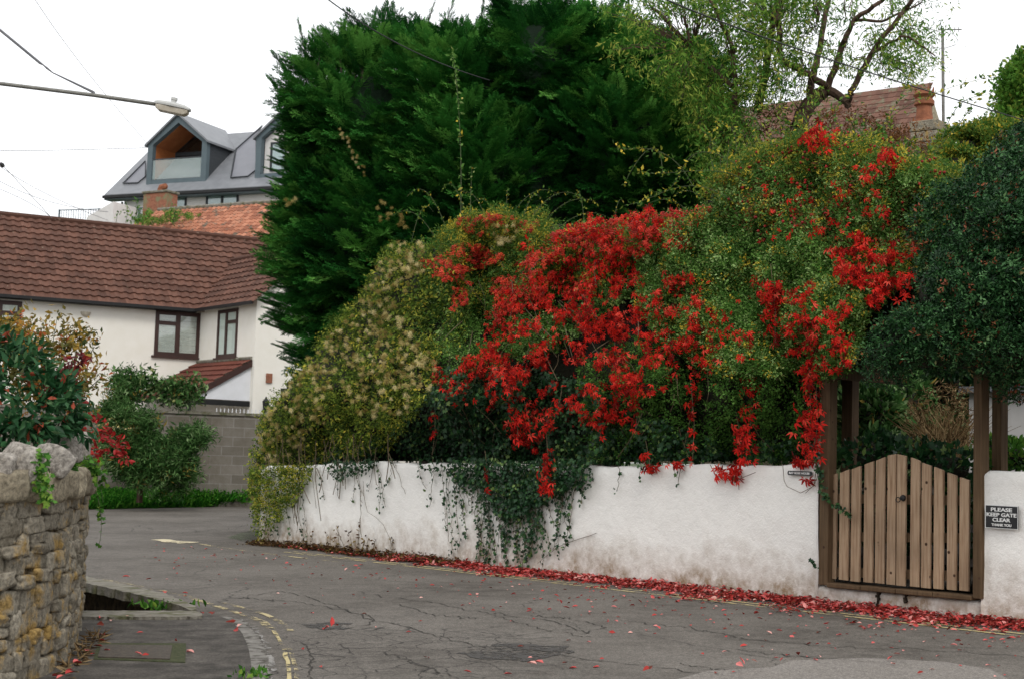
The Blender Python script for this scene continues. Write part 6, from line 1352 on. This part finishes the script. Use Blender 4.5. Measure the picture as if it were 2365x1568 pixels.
# behind the gate: garden
gbk = [WF.w(-1, .3, 1.0), WF.w(sg0 - .3, .3, 1.0), WF.w(sg0 - .3, 8, 1.4), WF.w(-1, 8, 1.0)]; mb = MB(); mb.add(gbk, [(0, 1, 2, 3)])
mb.add([WF.w(sg0 - .3, .335, .62), WF.w(WL + 8, .335, .62), WF.w(WL + 8, 9, 1.2), WF.w(sg0 - .3, 9, 1.2)], [(0, 1, 2, 3)]); tag(mb.build('garden_ground', M['soil']), kind='structure')
bush('garden_bush', 'green leafy bush seen through the arbour behind the gate', 'bush', WF.w(10.4, 3.5, 1), [(2010, 960, 70, 80, 17.5, .6), (2080, 930, 60, 70, 18, .6), (2000, 1040, 80, 50, 16.8, .6), (2120, 1040, 60, 50, 17, .5)], 2600, [LF], .11, 'L_willow', .3, 2.2, .7)
bush('low_evergreen', 'dark low evergreen directly behind the arched gate top', 'shrub', WF.w(10.6, .8, 1), [(2020, 1060, 70, 45, 14.6, .35), (2110, 1060, 80, 40, 14.3, .35), (2200, 1080, 60, 45, 13.9, .35), (2070, 1160, 140, 100, 14.6, .3), (2180, 1200, 90, 110, 14.1, .3)], 2400, [LF, IVY], .075, 'L_ivy', .25, 3, .7)
tw = thing('twiggy_shrub', 'bare straw coloured twiggy shrub behind the gate', 'shrub', WF.w(11, 2.6, 1)); mb = MB()
for k in range(240):
    a = random.gauss(0, .5); L = random.uniform(60, 150); x = 2180 + random.uniform(-40, 40); y = 1060; Yd = 16.2 + random.uniform(-.4, .4); mb.tube([P(x, y, Yd), P(x + math.sin(a) * L * .5 + random.uniform(-6, 6), y - L * .55 * math.cos(a), Yd), P(x + math.sin(a * 1.4) * L, y - L * math.cos(a) + random.uniform(-8, 8), Yd)], [.006, .005, .002], 3, random.random())
mb.build('twigs', M['L_straw'], tw)
x, y = samp([(2090, 1060), (2100, 930), (2170, 880), (2235, 900), (2235, 1060)], 900, .3, 20, 3, 10); foliage('dry_leaves', [scatter('', leaf2_t(.12), PY(x, y, rng.uniform(15.8, 16.6, 900)), basis(rng.normal(size=(900, 3)), rng.normal(size=(900, 3))), .1, None, None)], M['L_straw'], tw)
bush('far_bush', 'light green bush at the right edge behind the arbour post', 'bush', WF.w(13, 3, 1), [(2350, 1060, 60, 40, 15, .4), (2300, 1040, 40, 30, 15.5, .3)], 900, [LF], .07, 'L_garden', .3, 3)
bush('back_hedge', 'dark green foliage filling the garden far behind the gate', 'hedge', WF.w(11, 6, 1), [(2000, 900, 130, 110, 20.5, .6), (2150, 880, 110, 100, 21, .6), (2080, 1020, 140, 80, 20, .6)], 2600, [LF], .13, 'L_willow', .2, 2)
bush('back_hedge', 'dark shady foliage high behind the arbour roof', 'hedge', WF.w(12, 5, 1), [(2250, 820, 140, 70, 20, .6), (2380, 830, 120, 70, 20, .6), (1960, 830, 100, 80, 20, .6)], 1800, [LF], .13, 'L_ivy', .2, 2)
oh2 = thing('garden_shed', 'pale grey garden building glimpsed beyond the right arbour posts', 'building', P(2340, 1010, 19)); FG = Frame(P(2260, 1000, 19), WF.a); mb = MB(); a_ = FG.loc(2238, 950); b_ = FG.loc(2500, 950); zt_ = FG.loc(2320, 905)[1]; FG.box(mb, a_[0], b_[0], 0, 2, .5, zt_); mb.build('wall', M['cladding'], oh2); mb = MB(); FG.box(mb, a_[0] - .1, b_[0], -.1, 2.1, zt_ + .002, zt_ + .08); mb.build('roof', M['slate'], oh2)
# right background
bush('far_tree', 'tall autumn green tree cut by the right edge beyond the mast', 'tree', P(2390, 500, 45), [(2400, 220, 75, 80, 45, 1), (2390, 300, 70, 70, 45, 1), (2420, 160, 60, 50, 45, 1), (2340, 300, 40, 40, 45, .8)], 3500, [CL8[0]], .38, 'L_gum', .15, 1.0, depth=(-.6, .15), trunk=[([(2420, 560, 45), (2410, 300, 45)], [.35, .2])])
bush('hillside_bush', 'pale green bushes on the bank below the mast', 'bush', P(2230, 400, 28), [(2225, 345, 45, 30, 28, .7), (2285, 330, 50, 34, 28.5, .7), (2200, 385, 50, 30, 27, .6), (2330, 345, 60, 45, 28, .7)], 4200, [CL8[1]], .17, 'L_rose', .3, 1.5)
bush('background_tree', 'rusty thicket of twigs in front of the red tiled roof', 'shrub', P(1900, 330, 26), [(1960, 320, 130, 60, 24, .8), (1800, 330, 120, 60, 24, .8), (2080, 350, 80, 50, 23, .6)], 700, CLN, .12, 'L_rust', .4, 1.5, core=0, depth=(-.5, .1))
# weeds on the orange roof and by the railing
x, y = samp([(300, 520), (340, 490), (400, 490), (470, 500), (420, 515), (330, 525)], 420, .7, 16, 9, 6); wr_ = thing('roof_weeds', 'green weeds growing over the left end of the orange roof', 'weeds', P(370, 505, 49)); foliage('leaves', [scatter('', CL8[0], PY(x, y, rng.uniform(56.5, 58, 420)), basis(unit(UPV + rng.normal(0, .6, (420, 3))), rng.normal(size=(420, 3))), .15, None, None)], M['L_garden'], wr_)
sp = [[(a, 515, 54), (a + 4, 495, 54), (a + random.uniform(-12, 12), b_, 54)] for a, b_ in ((268, 490), (290, 485), (300, 470), (312, 455), (320, 460), (398, 470), (400, 480), (310, 480), (330, 500))]; shoots(wr_, sp, None, .14, lmat='L_garden', step=3, sr=.01)

# --- fallen leaves: uncountable drift along the wall, scattered ones on the road
def ground_leaves(n, s0, s1, w0, w1, size, tall, tm, pw=1.6, dens=None):
    s = rng.uniform(s0, s1, n); wmax = w0 + (w1 - w0) * (s - s0) / (s1 - s0); d = wmax * (rng.random(n) ** pw) * (.15 + 1.5 * fbm(s * 1.9, s * 0, 3) ** 1.5); p = WF.p[None] + WF.a[None] * s[:, None] - WN[None] * (d + .0)[:, None]; hgt = tall * np.clip(1 - d / wmax, 0, 1) * rng.random(n) * (.5 + fbm(s * 2, s * 0, 5)); p[:, 2] = .07 + .023 * p[:, 0] + .012 + hgt
    return scatter('', tm, p, basis(rng.normal(0, 1, (n, 3)) * [1, 1, .25], unit(UPV + rng.normal(0, .45, (n, 3)))), size * rng.uniform(.35, 1.35, n), None, None, np.clip(rng.random(n) * (.55 + .7 * fbm(s * 3, d * 3, 8)), 0, 1))
x = rng.uniform(300, 2365, 420); y = np.interp(x, [300, 600, 1200, 2365], [1250, 1275, 1345, 1470]) + rng.exponential(34, 420); y[:60] = rng.uniform(1350, 1560, 60)
pr = np.array([G(a, b_, .01) for a, b_ in zip(x, y)]); xl = np.array([235, 240, 260, 300, 315, 440, 330, 410, 560, 545, 550, 150, 170, 190, 255, 345, 430, 225, 235, 245, 470, 480, 490, 350, 750, 765, 772, 756, 1240, 1256, 1700, 1720, 1750, 1500, 1506, 1300, 350, 300, 380, 420, 200, 210, 215, 130, 140, 180]); yl = np.array([1425, 1440, 1430, 1424, 1460, 1505, 1512, 1480, 1440, 1432, 1450, 1555, 1545, 1530, 1500, 1510, 1500, 1465, 1470, 1478, 1416, 1414, 1418, 1422, 1444, 1446, 1443, 1448, 1532, 1530, 1530, 1534, 1528, 1545, 1540, 1400, 1335, 1330, 1365, 1368, 1500, 1510, 1490, 1566, 1560, 1522])
pv = np.array([G(a, b_, .066) for a, b_ in zip(xl, yl)]); n1, n2 = len(pr), len(pv)
lv = [ground_leaves(9000, 4.0, WL + 2, .5, .7, .055, .06, LF, 1.2), ground_leaves(2600, 5.0, WL + 2, 1.0, 1.3, .055, .01, LF, 1.5), ground_leaves(500, 1.0, 5, .4, .6, .05, .05, LF),
      scatter('', LF, pr, basis(rng.normal(0, 1, (n1, 3)) * [1, 1, .15], unit(UPV + rng.normal(0, .3, (n1, 3)))), .055 * rng.uniform(.5, 1.2, n1), None, None), scatter('', LF, pv, basis(rng.normal(0, 1, (n2, 3)) * [1, 1, .15], unit(UPV + rng.normal(0, .4, (n2, 3)))), .08 * rng.uniform(.6, 1.2, n2), None, None)]
tag(foliage('fallen_leaves', lv, M['L_fallen']), 'drift of fallen red leaves along the foot of the white wall', 'leaves', kind='stuff')
tag(foliage('leaf_litter', [ground_leaves(2600, .0, 5.5, .35, .5, .055, .1, LF, 1.1), ground_leaves(2600, 0, WL + 1, .5, .5, .04, .02, LF2, 1.2)], M['L_litter']), 'brown rotting litter in the gutter below the ivy', 'litter', kind='stuff')
# dry weeds at the wall foot on the left
dw = thing('dead_weeds', 'dead brown weeds standing against the white wall foot', 'weeds', G(815, 1278)); shoots(dw, [[(832, 1275, YH(832) + 0 - .3), (834, 1230, YH(832) - .3), (832, 1190, YH(832) - .3)]] if False else [[(x, 1272 + (x - 800) * .1, WF.w(wall_s(x), -.12, 0)[1]), (x + dx * .4, 1250, WF.w(wall_s(x), -.12, 0)[1]), (x + dx, y1, WF.w(wall_s(x), -.12, 0)[1])] for x, dx, y1 in ((800, -25, 1215), (815, -10, 1225), (825, 6, 1195), (835, 18, 1225), (780, -12, 1240), (845, 10, 1240), (760, -8, 1225), (862, 8, 1250), (905, 4, 1245), (722, 0, 1220))], None, .06, smat='stem', lmat='L_litter', step=5, sr=.005)
# small weeds by the pit and kerb
wd_ = thing('weed_tuft', 'small green weed tuft at the corner of the sunken pit', 'weeds', G(385, 1404)); p = np.repeat(G(385, 1404)[None], 60, 0) + rng.normal(0, [.14, .08, .01], (60, 3)); foliage('leaves', [scatter('', LF, p, basis(unit(UPV + rng.normal(0, .8, (60, 3))), rng.normal(size=(60, 3))), .09, None, None)], M['L_garden'], wd_)
wd_ = thing('weed_tuft', 'mossy weed tuft with red leaves beside the near kerb end', 'weeds', G(582, 1560)); p = np.repeat(G(584, 1560, .04)[None], 60, 0) + rng.normal(0, [.05, .08, .01], (60, 3)); foliage('leaves', [scatter('', LF2, p, basis(unit(UPV + rng.normal(0, .8, (60, 3))), rng.normal(size=(60, 3))), .05, None, None)], M['L_garden'], wd_)
# straw and grass at the rubble wall foot
n_ = 160; x = rng.uniform(150, 232, n_); y = 1560 - (x - 140) * 1.05 + rng.normal(0, 8, n_); p = np.array([G(a, b_, .055) for a, b_ in zip(x, y)]); wf_ = foliage('dry_grass', [scatter('', leaf2_t(.08), p, basis(rng.normal(0, 1, (n_, 3)) * [1, 1, .3], rng.normal(size=(n_, 3))), .12, None, None)], M['L_straw']); tag(wf_, 'dry grass and straw at the foot of the rubble wall', 'grass', kind='stuff')
for o in bpy.data.objects:
    if o.parent and o.name.split('.')[0] in ('stems', 'shoots', 'hips', 'berries', 'seed_heads', 'twigs'): o['kind'] = 'stuff'
print('objects', len(bpy.data.objects))
